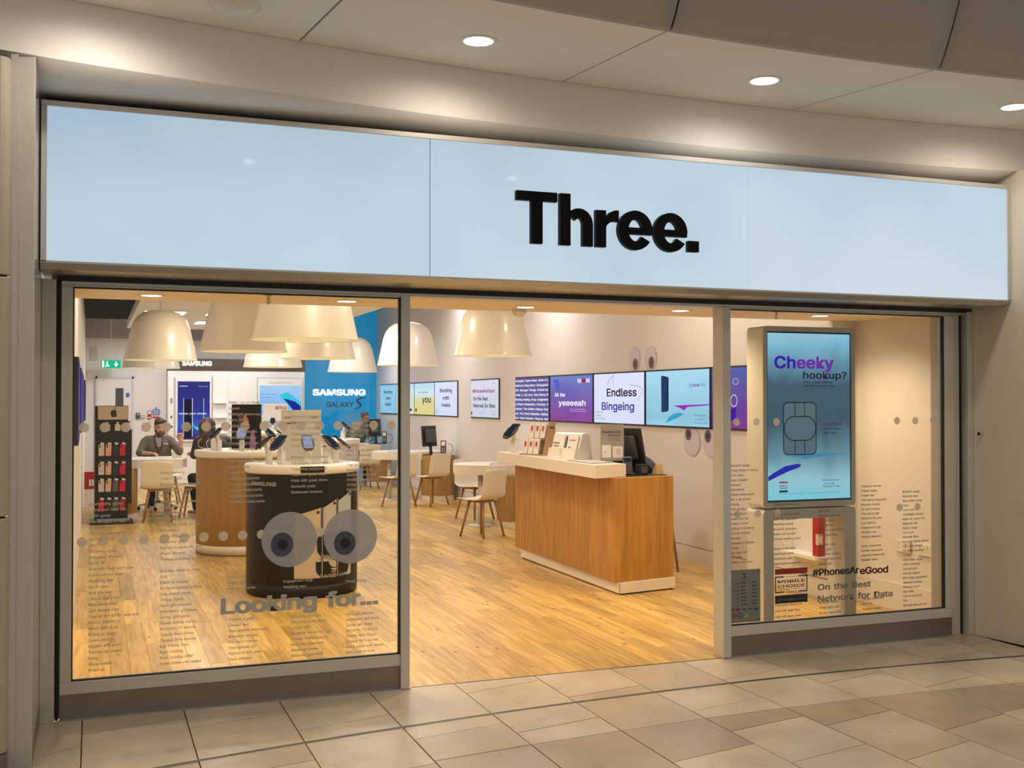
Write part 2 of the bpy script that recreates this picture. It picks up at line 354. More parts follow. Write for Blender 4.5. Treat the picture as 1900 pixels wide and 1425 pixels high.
def thing(name, label, cat, loc=(0, 0, 0), group=None, rot=0, kind=None):
    o = bpy.data.objects.new(name, None); col.objects.link(o); o.location = loc; o.rotation_euler = (0, 0, rot); o.empty_display_size = .05
    ORG[o.name] = tuple(loc)
    if label: o['label'] = label
    if cat: o['category'] = cat
    if group: o['group'] = group
    if kind: o['kind'] = kind
    return o
def tag(o, label=None, cat=None, group=None, kind=None):
    for k, v in (('label', label), ('category', cat), ('group', group), ('kind', kind)):
        if v: o[k] = v
    return o
def dup(root, loc, rot=0, label=None, scale=None):
    r = root.copy(); col.objects.link(r); r.location = loc; r.rotation_euler = (0, 0, rot)
    if scale: r.scale = scale
    if label: r['label'] = label
    ORG[r.name] = tuple(loc)
    for ch in list(root.children):
        c = ch.copy(); col.objects.link(c); c.parent = r
        for g in ch.children:
            d = g.copy(); col.objects.link(d); d.parent = c
    return r
def place(root, loc, rot=0): root.location = loc; root.rotation_euler = (0, 0, rot); ORG[root.name] = tuple(loc); return root
V_ = Vector
def fr_front(x, y, z): return (V_((x, y, z)), V_((1, 0, 0)), V_((0, 0, 1)), V_((0, -1, 0)))     # faces the mall
def fr_right(y, z, x=5.68): return (V_((x, y, z)), V_((0, -1, 0)), V_((0, 0, 1)), V_((-1, 0, 0)))  # on the right-hand wall
def rrect(w, h, r, n=5, cx=0, cy=0):
    P = []
    for sx, sy, a in ((1, 1, 0), (-1, 1, PI/2), (-1, -1, PI), (1, -1, 1.5*PI)):
        for k in range(n+1): t = a+PI/2*k/n; P.append((cx+sx*(w/2-r)+r*math.cos(t), cy+sy*(h/2-r)+r*math.sin(t)))
    return P
M.update(vinyl_h=vinyl('headline_vinyl', (.60, .57, .50), .93, .2), plum=pr('plum_vinyl', (.12, .012, .045), .5), darkred=pr('dark_red_vinyl', (.30, .025, .02), .5), vgrey=vinyl('grey_vinyl', (.25, .245, .21), .86, .1),
 soffit=pr('soffit_paint', (.86, .78, .62), .6), brass=pr('brass', (.45, .32, .16), .3, metal=1), bulb=em('warm_bulb', (1, .85, .6), 5), kiosk=pr('white_kiosk_shell', (.62, .59, .53), .35),
 s_lightblue=screen_mat('s_lightblue', [(0, (150, 205, 240)), (1, (150, 210, 245))], s=.95), s_cream=screen_mat('s_cream', [(0, (225, 225, 190)), (1, (190, 225, 235))]), s_yellow=screen_mat('s_yellow', [(0, (225, 210, 125)), (.5, (222, 215, 155)), (.62, (205, 228, 228)), (1, (190, 222, 240))]),
 s_white=screen_mat('s_white', [(0, (214, 222, 245)), (1, (222, 226, 250))], wob=.3), s_white2=screen_mat('s_white2', [(0, (205, 208, 222)), (1, (222, 216, 232))], wob=.5), s_purple=screen_mat('s_purple', [(0, (92, 84, 150)), (1, (80, 66, 140))], wob=.3),
 s_violet=screen_mat('s_violet', [(0, (140, 62, 150)), (.35, (122, 80, 165)), (1, (98, 120, 195))], wob=.35), s_violet2=screen_mat('s_violet2', [(0, (120, 30, 140)), (.4, (95, 50, 150)), (1, (80, 95, 170))], wob=.3),
 s_sky=screen_mat('s_sky', [(0, (150, 205, 225)), (.15, (135, 190, 215)), (1, (165, 215, 242))], wob=.5),
 s_kiosk=screen_mat('s_kiosk', [(0, (120, 205, 225)), (.12, (150, 200, 215)), (.26, (98, 146, 160)), (.45, (56, 86, 104)), (.68, (60, 88, 108)), (.82, (96, 150, 176)), (.93, (128, 190, 220)), (1, (150, 205, 228))], wob=.16, s=.92),
 s_royal=screen_mat('s_royal', [(0, (20, 30, 90)), (.25, (50, 80, 190)), (.5, (28, 38, 140)), (1, (20, 28, 120))], wob=.3), s_tablet=screen_mat('s_tablet', [(0, (120, 175, 240)), (1, (170, 210, 250))], wob=.4),
 iris_g=pr('iris_grey_print', (.13, .09, .14), .5, noise=.7, nscale=60), t_plum=em('screen_plum', s2l(120, 40, 95), 1), t_ink2=em('screen_ink_blue', s2l(30, 28, 50), 1), t_veil=em('screen_veil', s2l(90, 100, 190), 1),
 t_simface=em('screen_sim_face', s2l(84, 106, 114), 1), t_simline=em('screen_sim_line', s2l(20, 30, 34), 1), t_deepblue=em('screen_ultramarine', s2l(38, 40, 168), 1), t_teal_d=em('screen_teal_dark', s2l(66, 130, 168), 1), t_magenta_d=em('screen_violet_headline', s2l(104, 40, 158), 1), t_indigo2=em('screen_indigo_print', s2l(70, 48, 110), 1),
 poster_w=pr('poster_board', (.62, .58, .52), .5), lil=pr('lilac_laminate', (.56, .50, .52), .4))
M.update(brownglass=pr('brown_glazing', (.10, .07, .045), .2, coat=.4), grey_light=pr('pale_grey_frame', (.58, .58, .60), .5), lettergrey=pr('wrap_letter_grey', (.42, .37, .28), .5), cardtan=pr('print_cream', (.50, .42, .32), .45), cardpale=pr('print_pale', (.46, .42, .38), .45), cardblue=pr('print_pale_blue', (.38, .46, .50), .45),
 brownprint=pr('print_brown', (.10, .035, .02), .5), orange=pr('print_orange', (.60, .22, .08), .5), purplep=pr('print_purple', (.30, .14, .32), .5), t_phone_dark=em('phone_screen_dark', s2l(38, 42, 56), 1), lip=pr('lips', (.36, .12, .10), .5), beard=pr('brown_beard', (.11, .05, .025), .7, noise=.3, nscale=60), eyewhite=pr('eye_white', (.6, .55, .5), .3))
M.update(letterdark=pr('dark_blue_grey_letters', (.05, .09, .12), .4))
M.update(pier=pr('pier_cladding_paint', (.44, .41, .31), .5, noise=.03))

# ================================================================== ADDED FILL LIGHTS UNDER THE SHOP CEILING (no fittings)
for x, y, e in ((2.9, 2.9, 20), (.5, 3.9, 26), (2.9, 5.3, 12), (5.0, 3.3, 15), (4.95, 7.1, 18), (1.5, 6.8, 18), (3.3, 8.5, 18), (1.7, 9.5, 18), (4.95, 10.9, 18), (3.4, 11.8, 18), (1.7, 13.0, 18), (5.0, 2.0, 10), (1.75, 1.58, 9), (.45, 1.9, 10)):
    zc = 2.93 if .6 < x < 3.8 else 3.5
    lamp('AREA', 'ceiling_fill', (x, y, zc), e*1.5, (1, .93, .88) if y > 7 else (1, .84, .64), .45)  # unseen fill lamps added to brighten the shop and the pendant shades
for x, y in ((1.0, 14.6), (2.7, 14.7), (4.7, 15.4)):
    lamp('AREA', 'ceiling_fill', (x, y, 2.8), 22, COOL, .6)  # more added fill lamps, towards the back

# ================================================================== MALL SIDE: STRUCTURE
# arcs of the curved bulkhead: centre (3.9, -18.28)
AC = (3.9, -18.28)
def arcy(x, r): return AC[1]+math.sqrt(r*r-(x-AC[0])**2)
# --- mall floor of limestone slabs
floor = MB().box(-1.6, 9, -9, -.002, -.06, -.012).build('floor', 'grout', kind='structure')
EXPR = 17.72; SECR = 17.17
cut = {-1: [(-.59, -.483)], 0: [(-.285, -.182)], 1: [(-.367, -.252), 'E', (-1.177, -1.072)], 2: [(-.602, -.486), 'E', (-1.40, -1.311)], 3: ['E', (-.942, -.839), 'S'],
       4: [(-.23, -.104), 'E', (-1.02, -.916), 'S'], 5: [(-.503, -.422), 'E', 'S', (-1.686, -1.583)], 6: ['E', (-.992, -.895), 'S', (-1.372, -1.275)],
       7: [(-.482, -.367), 'E', 'S', (-1.463, -1.348), (-2.043, -1.915)], 8: ['E', (-.76, -.656), 'S', (-1.739, -1.614)], 9: [(-.249, -.146), 'E', (-1.039, -.919), 'S', (-1.60, -1.50)],
       10: [(-.52, -.42), 'E', 'S', (-1.45, -1.35)], 11: [(-.3, -.2), 'E', (-.95, -.85), 'S']}
rt = random.Random(3)
far = MB()
for k in range(-3, 18):
    xl, xr = -.04+.503*k, -.04+.503*(k+1)
    brk = [(-.003, -.003)]
    for c in cut.get(k, ['E', (-.98, -.87), 'S'] if k % 2 else [(-.35, -.25), 'E', 'S']):
        R = {'E': EXPR, 'S': SECR}.get(c) if isinstance(c, str) else None
        if R: c = (arcy(max(-6, xl), R), arcy(xr, R))
        if k < 3 and R == SECR: continue
        brk.append(c)
        if R == SECR: sec = len(brk)-1
    nS = len(brk)
    while brk[-1][0] > -8.5:
        d = rt.uniform(.5, .85); brk.append((brk[-1][0]-d-.01*0, brk[-1][0]-d+.105 if len(brk) > 1 else -.4))
    for i in range(len(brk)-1):
        (a0, a1), (b0, b1) = brk[i], brk[i+1]; g = .0032
        x0, x1 = xl+g, xr-g
        if x1 < -.3 and a0 > -.8: continue
        if x0 > 5.78 and a0 > -.6: continue
        x0c = x0; 
        if a0 > -.75: x0c = max(x0, -.25)
        x1c = min(x1, 5.80) if a0 > -.55 else x1
        dh = rt.uniform(-.0006, .0006)
        V = [(x0c, a0-g), (x1c, a1-g), (x1c, b1+g), (x0c, b0+g)]
        vis = a0 > -2.3 and xl > -.6 and xr < 7.6
        secidx = [j for j, c in enumerate(brk) if abs(c[0]-arcy(max(-6, xl), SECR)) < 1e-6]
        dark = (secidx and i == secidx[0] and k >= 4) or (k in (2, 3) and i == nS-1)
        mat = 'tile_dark' if dark else rt.choice(['tile', 'tile', 'tile_mid'])
        if vis:
            MB().prism(V[::-1], -.05, 0+dh).build('tile', mat, floor)
        else: far.prism(V[::-1], -.05, dh)
far.build('tile_field', 'tile', floor, kind='stuff')
# expansion joint: two thin dark metal lines set in the floor
for nm, r0, mt in (('expansion_strip', EXPR, 'steel'),):
    P = [(x, arcy(x, r0)) for x in [(-.25+6.05*i/40) for i in range(41)]]
    m = MB()
    for a, b in ((-.014, -.008), (.008, .014)): m.prism([(x, y+a) for x, y in P]+[(x, y+b) for x, y in P[::-1]], -.02, .0016)
    m.build(nm, 'steel', floor)
    MB().prism([(x, y-.009) for x, y in P]+[(x, y+.009) for x, y in P[::-1]], -.02, .0011).build('joint_filler', 'black', floor)

# --- curved bulkhead, ceiling panels, rising cove
xs = [-2.0+9.6*i/48 for i in range(49)]
def strip(xa, xb, r0, z0, r1, z1, n=10, th=0):
    m = MB(); V = []
    for i in range(n+1):
        x = xa+(xb-xa)*i/n; a = math.atan2(x-AC[0], 1*(arcy(x, 18)-AC[1]))
        for r, z in ((r0, z0), (r1, z1)): V.append((AC[0]+r*math.sin(a), AC[1]+r*math.cos(a), z))
    return m.add(V, [(2*i, 2*i+2, 2*i+3, 2*i+1) for i in range(n)], False)
m = MB(); P = [(x, arcy(x, 18)) for x in xs]
m.prism(P+[(7.6, .35), (-2.0, .35)], 3.20, 3.52); m.build('trim_1', 'mall_band', kind='structure')
m = MB(); xq = [-.33+6.2*i/40 for i in range(41)]
m.add([(x, y, z) for x in xq for y, z in ((arcy(x, 18)+.0005, 3.199), (-.10, 3.121))], [(2*i, 2*i+1, 2*i+3, 2*i+2) for i in range(40)], True); m.build('trim_14', 'mall_band', kind='structure', solid=.004)
ceil = MB().prism([(x, arcy(x, 17.05)) for x in xs]+[(x, arcy(x, 18)) for x in xs[::-1]], 3.49, 3.52).build('ceiling', 'joint', kind='structure')
cx = [-2.0, -.95, .80, 2.655, 4.40, 6.05, 7.6]
joints = [at_ for at_ in ((-2.0, -2.0), (-.62, -.95), (.98, 1.10), (2.52, 2.66), (4.12, 4.36), (5.7, 6.05), (7.6, 7.6))]
for i in range(len(joints)-1):
    (a0, a1), (b0, b1) = joints[i], joints[i+1]; n = 12; g = .006
    out = [(a1+g+(b1-a1-2*g)*k/n) for k in range(n+1)]; inn = [(a0+g+(b0-a0-2*g)*k/n) for k in range(n+1)]
    MB().prism([(x, arcy(x, 17.0)) for x in out]+[(x, arcy(x, 17.995)) for x in inn[::-1]], 3.48, 3.50).build('ceiling_panel', 'mall_ceiling', ceil)
    m = MB()
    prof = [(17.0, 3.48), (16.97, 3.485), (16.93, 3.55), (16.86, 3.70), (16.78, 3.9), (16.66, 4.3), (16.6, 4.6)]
    V = []
    for x in out:
        a = math.asin((x-AC[0])/17.0)
        for r, z in prof: V.append((AC[0]+r*math.sin(a), AC[1]+r*math.cos(a), z))
    k = len(prof)
    m.add(V, [(j*k+q, (j+1)*k+q, (j+1)*k+q+1, j*k+q+1) for j in range(n) for q in range(k-1)], True)
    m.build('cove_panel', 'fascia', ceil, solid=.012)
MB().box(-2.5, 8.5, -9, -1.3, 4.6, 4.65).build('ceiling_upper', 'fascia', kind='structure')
MB().prism([(x, arcy(x, 17.02)) for x in xs]+[(7.6, -1.0), (-2.0, -1.0)], 3.53, 4.6).build('ceiling_void', 'joint', kind='structure')

# --- mall walls either side
MB().prism([(5.80, 0), (5.88, -.62), (7.6, -.62), (7.6, .4), (5.80, .4)], 0, 3.2).build('wall_right_mall', 'mall_wall', kind='structure')
sidep = MB().box(-.34, -.245, -.76, .0, 0, 3.2).build('wall_left_mall', 'gloss_panel', kind='structure', bev=.004)
col1 = MB(); 
R = .05; PX = [(-2.0, -.80), (-2.0, -1.0)]
pier = [(-2.0, -.76), (-.345, -.76), (-.345, -.80)]+[(-.395+.05*math.cos(-PI/2*k/5), -.80+.05*math.sin(-PI/2*k/5)-.0) for k in range(6)]+[(-2.0, -.85)]
pw = MB().prism([(-2, -.74), (-.36, -.74), (-.36, -.80), (-2, -.80)], 0, 3.18).build('wall_left_pier', 'joint', kind='structure')
for z0, z1 in ((.0, .10), (.105, 1.13), (1.14, 2.19), (2.20, 3.16)):
    MB().prism(pier[::-1], z0, z1).build('cladding_panel', 'steel' if z1 < .2 else 'pier', pw, bev=.004)
MB().box(-.345, -.315, -.775, -.755, 0, 3.2).build('edge_strip', 'alu_light', sidep)
MB().box(-.25, -.244, -.74, -.02, .0, .10).build('side_plinth', 'steel', sidep)
# left pilaster between side panel and window frame
m = MB(); m.box(-.245, -.175, -.03, .12, 0, 2.27); m.build('trim_2', 'alu_paint', kind='structure', bev=.003)
m = MB(); m.box(-.172, -.158, .01, .1, 0, 2.27); m.build('trim_3', 'black', kind='structure')
# right jamb
MB().box(5.645, 5.72, .02, .12, 0, 2.27).build('trim_4', 'alu_paint', kind='structure', bev=.003)
MB().box(5.72, 5.75, .03, .1, 0, 2.27).build('trim_5', 'black', kind='structure')
MB().box(5.75, 5.80, -.03, .12, 0, 2.27).build('trim_6', 'alu_light', kind='structure', bev=.003)

# head: shutter slot and tracks above the windows
m = MB(); m.box(-.17, 5.80, -.02, .12, 2.262, 2.31); m.build('trim_7', 'black', kind='structure')
m = MB(); m.box(-.15, 5.75, -.012, .10, 2.245, 2.262); m.build('trim_8', 'alu', kind='structure')
# wall above the head, behind the sign
MB().box(-.245, 5.80, .0, .35, 2.31, 3.2).build('wall_front', 'mall_wall', kind='structure')

# ================================================================== SHOP SIGN
sign = thing('fascia_sign', 'long backlit pale blue shop sign with thick black letters over the shopfront', 'sign', (2.8, -.33, 2.29))
Z0, Z1, X0, X1, Y0 = 2.29, 3.112, -.24, 5.845, -.33
MB().box(X0, X1, Y0+.012, -.002, Z0+.035, Z1-.03).build('sign_box', 'joint', sign)
m = MB()
m.prism([(X0, 0), (X0, 0)], 0, 0) if 0 else None
def bar(P): m.add(P, [(0, 1, 2, 3), (7, 6, 5, 4), (0, 4, 5, 1), (1, 5, 6, 2), (2, 6, 7, 3), (3, 7, 4, 0)])
fw = .028
for a, b_, c, d in ((X0, X1, Z1-fw, Z1),): m.box(a, b_, Y0-.006, -.002, c, d)
m.box(X0, X0+fw, Y0-.006, -.002, Z0+.03, Z1-fw); m.box(X1-fw, X1, Y0-.006, -.002, Z0+.03, Z1-fw)
m.build('frame', 'alu_light', sign, bev=.003)
m = MB(); m.add([(x, y, z) for x in (X0, X1) for y, z in ((Y0-.006, Z0+.038), (Y0-.006, Z0+.028), (Y0+.03, Z0), (-.002, Z0), (-.002, Z0+.038))], [(0, 1, 2, 3, 4), (9, 8, 7, 6, 5), (0, 5, 6, 1), (1, 6, 7, 2), (2, 7, 8, 3), (3, 8, 9, 4), (4, 9, 5, 0)])
m.build('bottom_trim', 'alu', sign)
for a, b_ in ((X0+fw, 1.727), (1.7335, 3.766), (3.7735, X1-fw)):
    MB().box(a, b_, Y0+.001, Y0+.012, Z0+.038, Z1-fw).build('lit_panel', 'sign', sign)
# letters
fs = fr_front(0, Y0, 0)
def ring(m, cx, cy, ro, ri, a0, a1, n, d0, d1, fr=fs):
    """sector between an outer and inner ellipse (radii pairs), given thickness"""
    for k in range(n):
        t0 = a0+(a1-a0)*k/n; t1 = a0+(a1-a0)*(k+1)/n
        Q = [(cx+ro[0]*math.cos(t0), cy+ro[1]*math.sin(t0)), (cx+ro[0]*math.cos(t1), cy+ro[1]*math.sin(t1)), (cx+ri[0]*math.cos(t1), cy+ri[1]*math.sin(t1)), (cx+ri[0]*math.cos(t0), cy+ri[1]*math.sin(t0))]
        o, u, v, nn = fr
        V = [o+u*p[0]+v*p[1]+nn*d for d in (d0, d1) for p in Q]
        m.add(V, [(0, 1, 2, 3), (7, 6, 5, 4), (0, 4, 5, 1), (2, 6, 7, 3), (1, 5, 6, 2), (3, 7, 4, 0)])
B, CAP, XH = 2.534, 2.830, 2.748
D0, D1 = .006, .040
def L(): return MB()
m = L(); m.slab(fs, 2.224, 2.474, 2.776, CAP, D0, D1); m.slab(fs, 2.313, 2.383, B, 2.777, D0, D1); m.build('letter_t', 'sign_black', sign, bev=.002)
m = L(); m.slab(fs, 2.490, 2.555, B, CAP, D0, D1); m.slab(fs, 2.632, 2.696, B, 2.660, D0, D1)
ring(m, 2.608, 2.660, (.088, .090), (.024, .034), 0, PI*.80, 16, D0, D1-.0008); m.build('letter_h', 'sign_black', sign)
m = L(); m.slab(fs, 2.716, 2.780, B, XH, D0, D1)
o_ = [(2.775, 2.640), (2.785, 2.662), (2.805, 2.680), (2.835, 2.688), (2.862, 2.685), (2.862, 2.752), (2.838, 2.752), (2.812, 2.742), (2.790, 2.722), (2.775, 2.695)]
V = [fs[0]+fs[1]*p[0]+fs[2]*p[1]+fs[3]*d for d in (D0, D1) for p in o_]; n = len(o_)
m.add(V, [tuple(range(n-1, -1, -1)), tuple(range(n, 2*n))]+[(i, (i+1) % n, n+(i+1) % n, n+i) for i in range(n)]); m.build('letter_r', 'sign_black', sign)
for c in (2.971, 3.205):
    m = L(); cy = 2.643
    ring(m, c, cy, (.112, .116), (.046, .064), math.radians(0), math.radians(327), 44, D0, D1)
    m.slab(fs, c-.06, c+.110, cy-.024, cy+.016, D0, D1-.0009)
    m.build('letter_e', 'sign_black', sign)
m = L(); m.slab(fs, 3.322, 3.396, B, B+.066, D0, D1); m.build('full_stop', 'sign_black', sign, bev=.002)

# ================================================================== SHOPFRONT WINDOWS
def frosty(parent, col_x, z0, lines, mat, y=0, h=.0198, pitch=.0312, maxw=.305):
    m = MB(); f = fr_front(0, y, 0)
    for i, s in enumerate(lines):
        if s: m.text(f, s, col_x, z0-h-pitch*i+.004, h, d=.0065, maxw=maxw, bold=.014)
    m.build('vinyl_lettering', mat, parent)
def window(n, x0, x1, post):
    w = thing('window_%d' % n, None, None, ((x0+x1)/2, 0, 0), kind='structure')
    m = MB(); zb, zt = .20, 2.235
    m.box(x0-.055, x1+.055, -.02, .05, .135, zb); m.box(x0-.055, x1+.055, -.02, .05, zt, 2.246)
    for a, b_ in ((x0-.055, x0), (x1, x1+.055+(.03 if n == 2 else 0))):
        if n == 1 and a == x1: continue
        if n == 2 and b_ == x0: continue
        m.box(a, b_, -.02, .05, zb, zt)
    m.build('window_frame', 'alu_paint', w, bev=.003)
    m = MB()
    for a, b_, c, d in ((x0, x1, zb, zb+.007), (x0, x1, zt-.007, zt), (x0, x0+.007, zb, zt), (x1-.009, x1, zb, zt)): m.box(a, b_, -.012, .012, c, d)
    m.build('gasket', 'black', w)
    MB().box(x0-.01, x1+.008, -.004, .004, zb-.005, zt+.003).build('pane', 'glass', w)
    MB().box(x0-(.055 if n == 1 else .03), x1+(.03 if n == 1 else .055), -.005, .045, .0, .135).build('plinth', 'steel', w)
    MB().box(x0-.06, x1+.06, -.035, -.005, .0, .006).build('floor_ledge', 'alu', w)
    return w
w1 = window(1, -.095, 1.648, None)
w2 = window(2, 3.822, 5.556, None)
m = MB(); m.box(1.648, 1.70, -.035, .05, 0, 2.246); m.build('trim_9', 'alu_paint', kind='structure', bev=.003)
m = MB(); m.box(3.765, 3.822, -.035, .09, 0, 2.246); m.build('trim_10', 'alu_light', kind='structure', bev=.003)
def dots(w, X, z):
    for x in X: MB().disc(fr_front(0, 0, 0), x, z, .0255, d=.0075, n=24).build('frosted_dot', 'dot', w)
dots(w1, [-.04+.1022*k for k in range(17) if k not in (2,)]+[.165], 1.506)
dots(w1, [-.046+.1017*k for k in range(10)]+[1.189], .914)
dots(w2, [3.879+.1525*k for k in range(3)]+[5.155, 5.311, 5.462], 1.506)
dots(w2, [3.885, 4.039, 4.191, 5.174, 5.326, 5.480], .912)
C1 = ['Relationship goals', 'Living your best life', 'Outfit goals', 'The struggle is real', 'Bespoke tailors', 'Chinese restaurants', 'Women\'s fish', 'OMG', 'Gorgeous men', 'Gorgeous women', 'Goals AF', 'Men with their own cars', 'Brows before bros', 'Standing hire', 'Sport cars', 'Spill the tea', 'Little black dress', 'New underwear', 'Last minute wax', 'Cute or not for an avocado', 'Flower moons', 'Never give it up', 'Dress up dogs', 'Ladies dating', 'Studies and vows', 'Tummy cat videos', 'Exing', 'Binge-watch', 'Snaptrap']
C2 = ['Food delivery', 'I can\'t even', 'Delete browser history', 'Engagement rings', 'Present for Bae', 'Best proposal ideas', 'Proposal videos', 'Wedding cars', 'Wedding planners', 'Wedding dress shops', '#Blessed', 'All By Myself mp3', 'I\'m sorry gifts', 'Romantic meals for two', 'Meals for one', 'Cheesy wedding tunes', '', 'Birthday ideas in mind', 'ION', 'Made in heaven', 'Romantic tickets please', 'One potato more', 'Cheap flights', 'Farm gift delivery', 'Alternative gift ideas', 'Quirky gift ideas', 'Speed dating nights', 'Romantic TV shows', 'Classic Rom Coms', 'Cheesy 80\'s movies', 'Bye Felicia man', 'Ryan Gosling', 'Ryan Gosling wife?', 'Good wines with meals']
C3 = ['Make-up on fleek', 'Squad', 'Midnight takeaways', 'Barry White', 'Dating apps', 'Sorry memes on', 'Romantic poetry', 'Cheap nights out', 'Boxers or briefs', '', 'Beer goggles', 'Love is love', 'Umfriend', 'Italian restaurants', 'French restaurants', 'German restaurants', 'Swedish restaurants', 'Japanese restaurants']
C4 = ['Nice pubs in town', 'Date night ideas', 'Pizza or noodles', 'Handmade cards', 'Romantic cards', 'Cute or dire', '', 'Personalised jewellery', 'Impressive restaurants', 'Expensive restaurants', 'Pubs with great food', 'Pubs with great views', 'Romantic pubs', 'Restaurant reviews']
C5 = ['More fish', 'Gorgeous men', 'Gorgeous women', 'Men with their own', 'Wig shops', 'Candles', 'Sports cars', 'Little black dress', 'New underwear', 'Perfume stores', 'Top 10 chat-up lines', 'Sexiest perfume', 'Sexiest aftershave', 'Swedish restaurants', 'Swipe right', 'Birthday surprise']
frosty(w1, -.013, 1.118, C1, 'vinyl', pitch=.0307)
frosty(w1, .341, 1.272, C2, 'vinyl', pitch=.0306)
frosty(w1, .692, 1.645, C3, 'vinyl', pitch=.0317)
frosty(w1, .685, .700, ['Slide out', 'Swipe right', 'Birthday surprise'], 'vinyl')
frosty(w1, .695, .470, ['Theatre tickets', 'Cheeky text', 'That special restaurant', 'Romantic recipes', 'I\'m sorry memes', 'That special gift', 'Florists in this area', 'Food delivery'], 'vinyl', pitch=.0305)
frosty(w1, 1.030, 1.567, C4, 'vinyl', pitch=.0322)
frosty(w1, .988, .660, ['Engagement rings', 'Wedding cars'], 'vinyl')
frosty(w1, 1.032, .462, ['Wedding planners', 'Wedding dress shops', 'Luxury gifts', 'Romantic meals for two', 'Cheesy wedding tunes', 'Best man speeches', 'Wedding venues', 'Romantic getaways'], 'vinyl', pitch=.0305)
frosty(w1, 1.340, 1.570, C5, 'vinyl', pitch=.0277, maxw=.27)
frosty(w1, 1.335, .640, ['Cheap flights'], 'vinyl')
frosty(w1, 1.338, .455, ['Farm gift delivery', 'Alternative gift ideas', 'Quirky gift ideas', 'Romantic TV shows', 'Classic Rom Coms', 'Cheesy 80\'s movies', 'Good wines with meals', 'Nice pubs in town'], 'vinyl', pitch=.0305, maxw=.27)
MB().text(fr_front(0, 0, 0), 'Looking for...', .652, .496, .112, w=.87, d=.009, bold=.034, track=-.02).build('vinyl_headline', 'vinyl_h', w1) if 'vinyl_h' in M else None
R1 = ['Romantic breaks', 'Cheap hotels in Venice', 'Local tours', 'Paper chapels', 'Passport', 'Retirements', 'Cheap honeymoons', 'Rat-a-tat moons', 'Eloping', 'Palm springs', 'Speedy deals', 'Loans near me', 'Events in town', 'Holidays in Poldark', 'Find the internet', 'Dancing', 'Sleepless in Seattle', 'Theme', 'Best ever GIF', 'Gift ideas', 'White or red wine']
R2 = ['Wedding dress shops', '', 'Cheesy wedding tunes', 'Best man speeches', 'Wedding venues', 'Romantic getaways', 'Nights out in town', 'Cheesy wedding tunes', '', 'White or red wine', 'Handmade cards', 'Handmade gifts', 'Personalised jewellery']
R3 = ['More fish', 'Romantic getaways', 'Cheap flights', 'Food delivery', 'Alternative gift ideas', 'Quirky gift ideas', '', 'Romantic pubs', 'Swipe right', 'Restaurant reviews', 'Midnight takeaways', 'Dating apps']
R4 = ['I love you flowers', 'Theatre tickets', 'Cheeky text', 'That special restaurant', 'Romantic recipes', 'I\'m sorry memes', 'That special gift', 'Florists in this area', 'Food delivery', 'Engagement rings', 'Wedding cars', 'Wedding planners', '', 'Italian restaurants', 'German restaurants', 'Japanese restaurants', 'Bespoke tailors']
R5 = ['Romantic songs', 'Diamond rings', 'Barry White songs', 'Feels', 'Love hearts', 'Candlelight dinners', 'Meals for under £20', 'Meals for two', 'Sloppy songs', 'Too much', 'Romantic films', 'Romantic theatre shows', 'Catch and release', 'Art gallery openings', 'Tuning', 'Little happy dance', 'White weddings', 'Surprise gifts', 'Ultimate playlist', 'Mid-range restaurants', 'Wedding readings', 'Wedding bands', 'Slow fade', 'How to dump him', 'Fire', 'Winning back your ex']
frosty(w2, 3.832, 1.236, R1, 'vinyl_r', pitch=.0311)
frosty(w2, 4.160, .975, R2, 'vinyl_r', pitch=.0322)
frosty(w2, 4.170, .318, ['Impressive restaurants', 'Pubs with great food', 'Pubs with great views'], 'vinyl_r', pitch=.0380)
frosty(w2, 4.512, .920, R3, 'vinyl_r', pitch=.0318)
frosty(w2, 4.514, .315, ['Romantic poetry', 'Cheap nights out', '24 hour locksmiths'], 'vinyl_r', pitch=.0355)
frosty(w2, 4.853, 1.075, R4, 'vinyl_r', pitch=.0310)
frosty(w2, 4.858, .315, ['Chinese restaurants', 'More fish', 'Gorgeous women'], 'vinyl_r', pitch=.0335)
frosty(w2, 5.200, 1.028, R5, 'vinyl_r', pitch=.0311)
f0 = fr_front(0, 0, 0)
m = MB(); m.text(f0, '#PhonesAr', 4.459, .484, .062, w=.375, d=.007, bold=.026, track=-.01); m.build('headline_dark', 'ink', w2)
m = MB(); m.text(f0, 'eGood', 4.840, .476, .062, w=.235, d=.007, bold=.026, track=-.01); m.build('headline_red', 'plum', w2)
m = MB(); m.text(f0, 'On the Best', 4.500, .388, .055, w=.43, d=.0075, bold=.018, track=-.01); m.text(f0, 'Network for Data', 4.500, .312, .055, w=.61, d=.0075, bold=.018, track=-.01); m.build('headline_grey', 'vgrey', w2)
# award badge
MB().rect(f0, 4.168, 4.42, .508, .545, .007).build('badge_bar', 'darkred', w2)
MB().rect(f0, 4.168, 4.42, .318, .372, .007).build('badge_base', 'ink', w2)
m = MB(); a, b_, c, d = 4.168, 4.42, .392, .496; t = .008
for q in ((a, a+.07, d-t, d), (b_-.07, b_, d-t, d), (a, a+.07, c-t+.004, c+.004), (b_-.07, b_, c-t+.004, c+.004), (a, a+t, c, d), (b_-t, b_, c, d)): m.rect(f0, *q, .007)
m.text(f0, 'MOBILE', 4.188, .452, .026, w=.212, d=.008, bold=.02); m.text(f0, 'techradar', 4.294, .488, .009, w=.085, al='c', d=.008)
m.text(f0, 'CONSUMER AWARDS 2018', 4.294, .408, .006, w=.20, al='c', d=.008)
m.build('badge_frame', 'ink', w2)
m = MB(); m.text(f0, 'CHOICE', 4.188, .422, .025, w=.212, d=.008, bold=.02); m.text(f0, 'WINNER', 4.294, .386, .011, w=.09, al='c', d=.008, bold=.01); m.build('badge_red', 'darkred', w2)
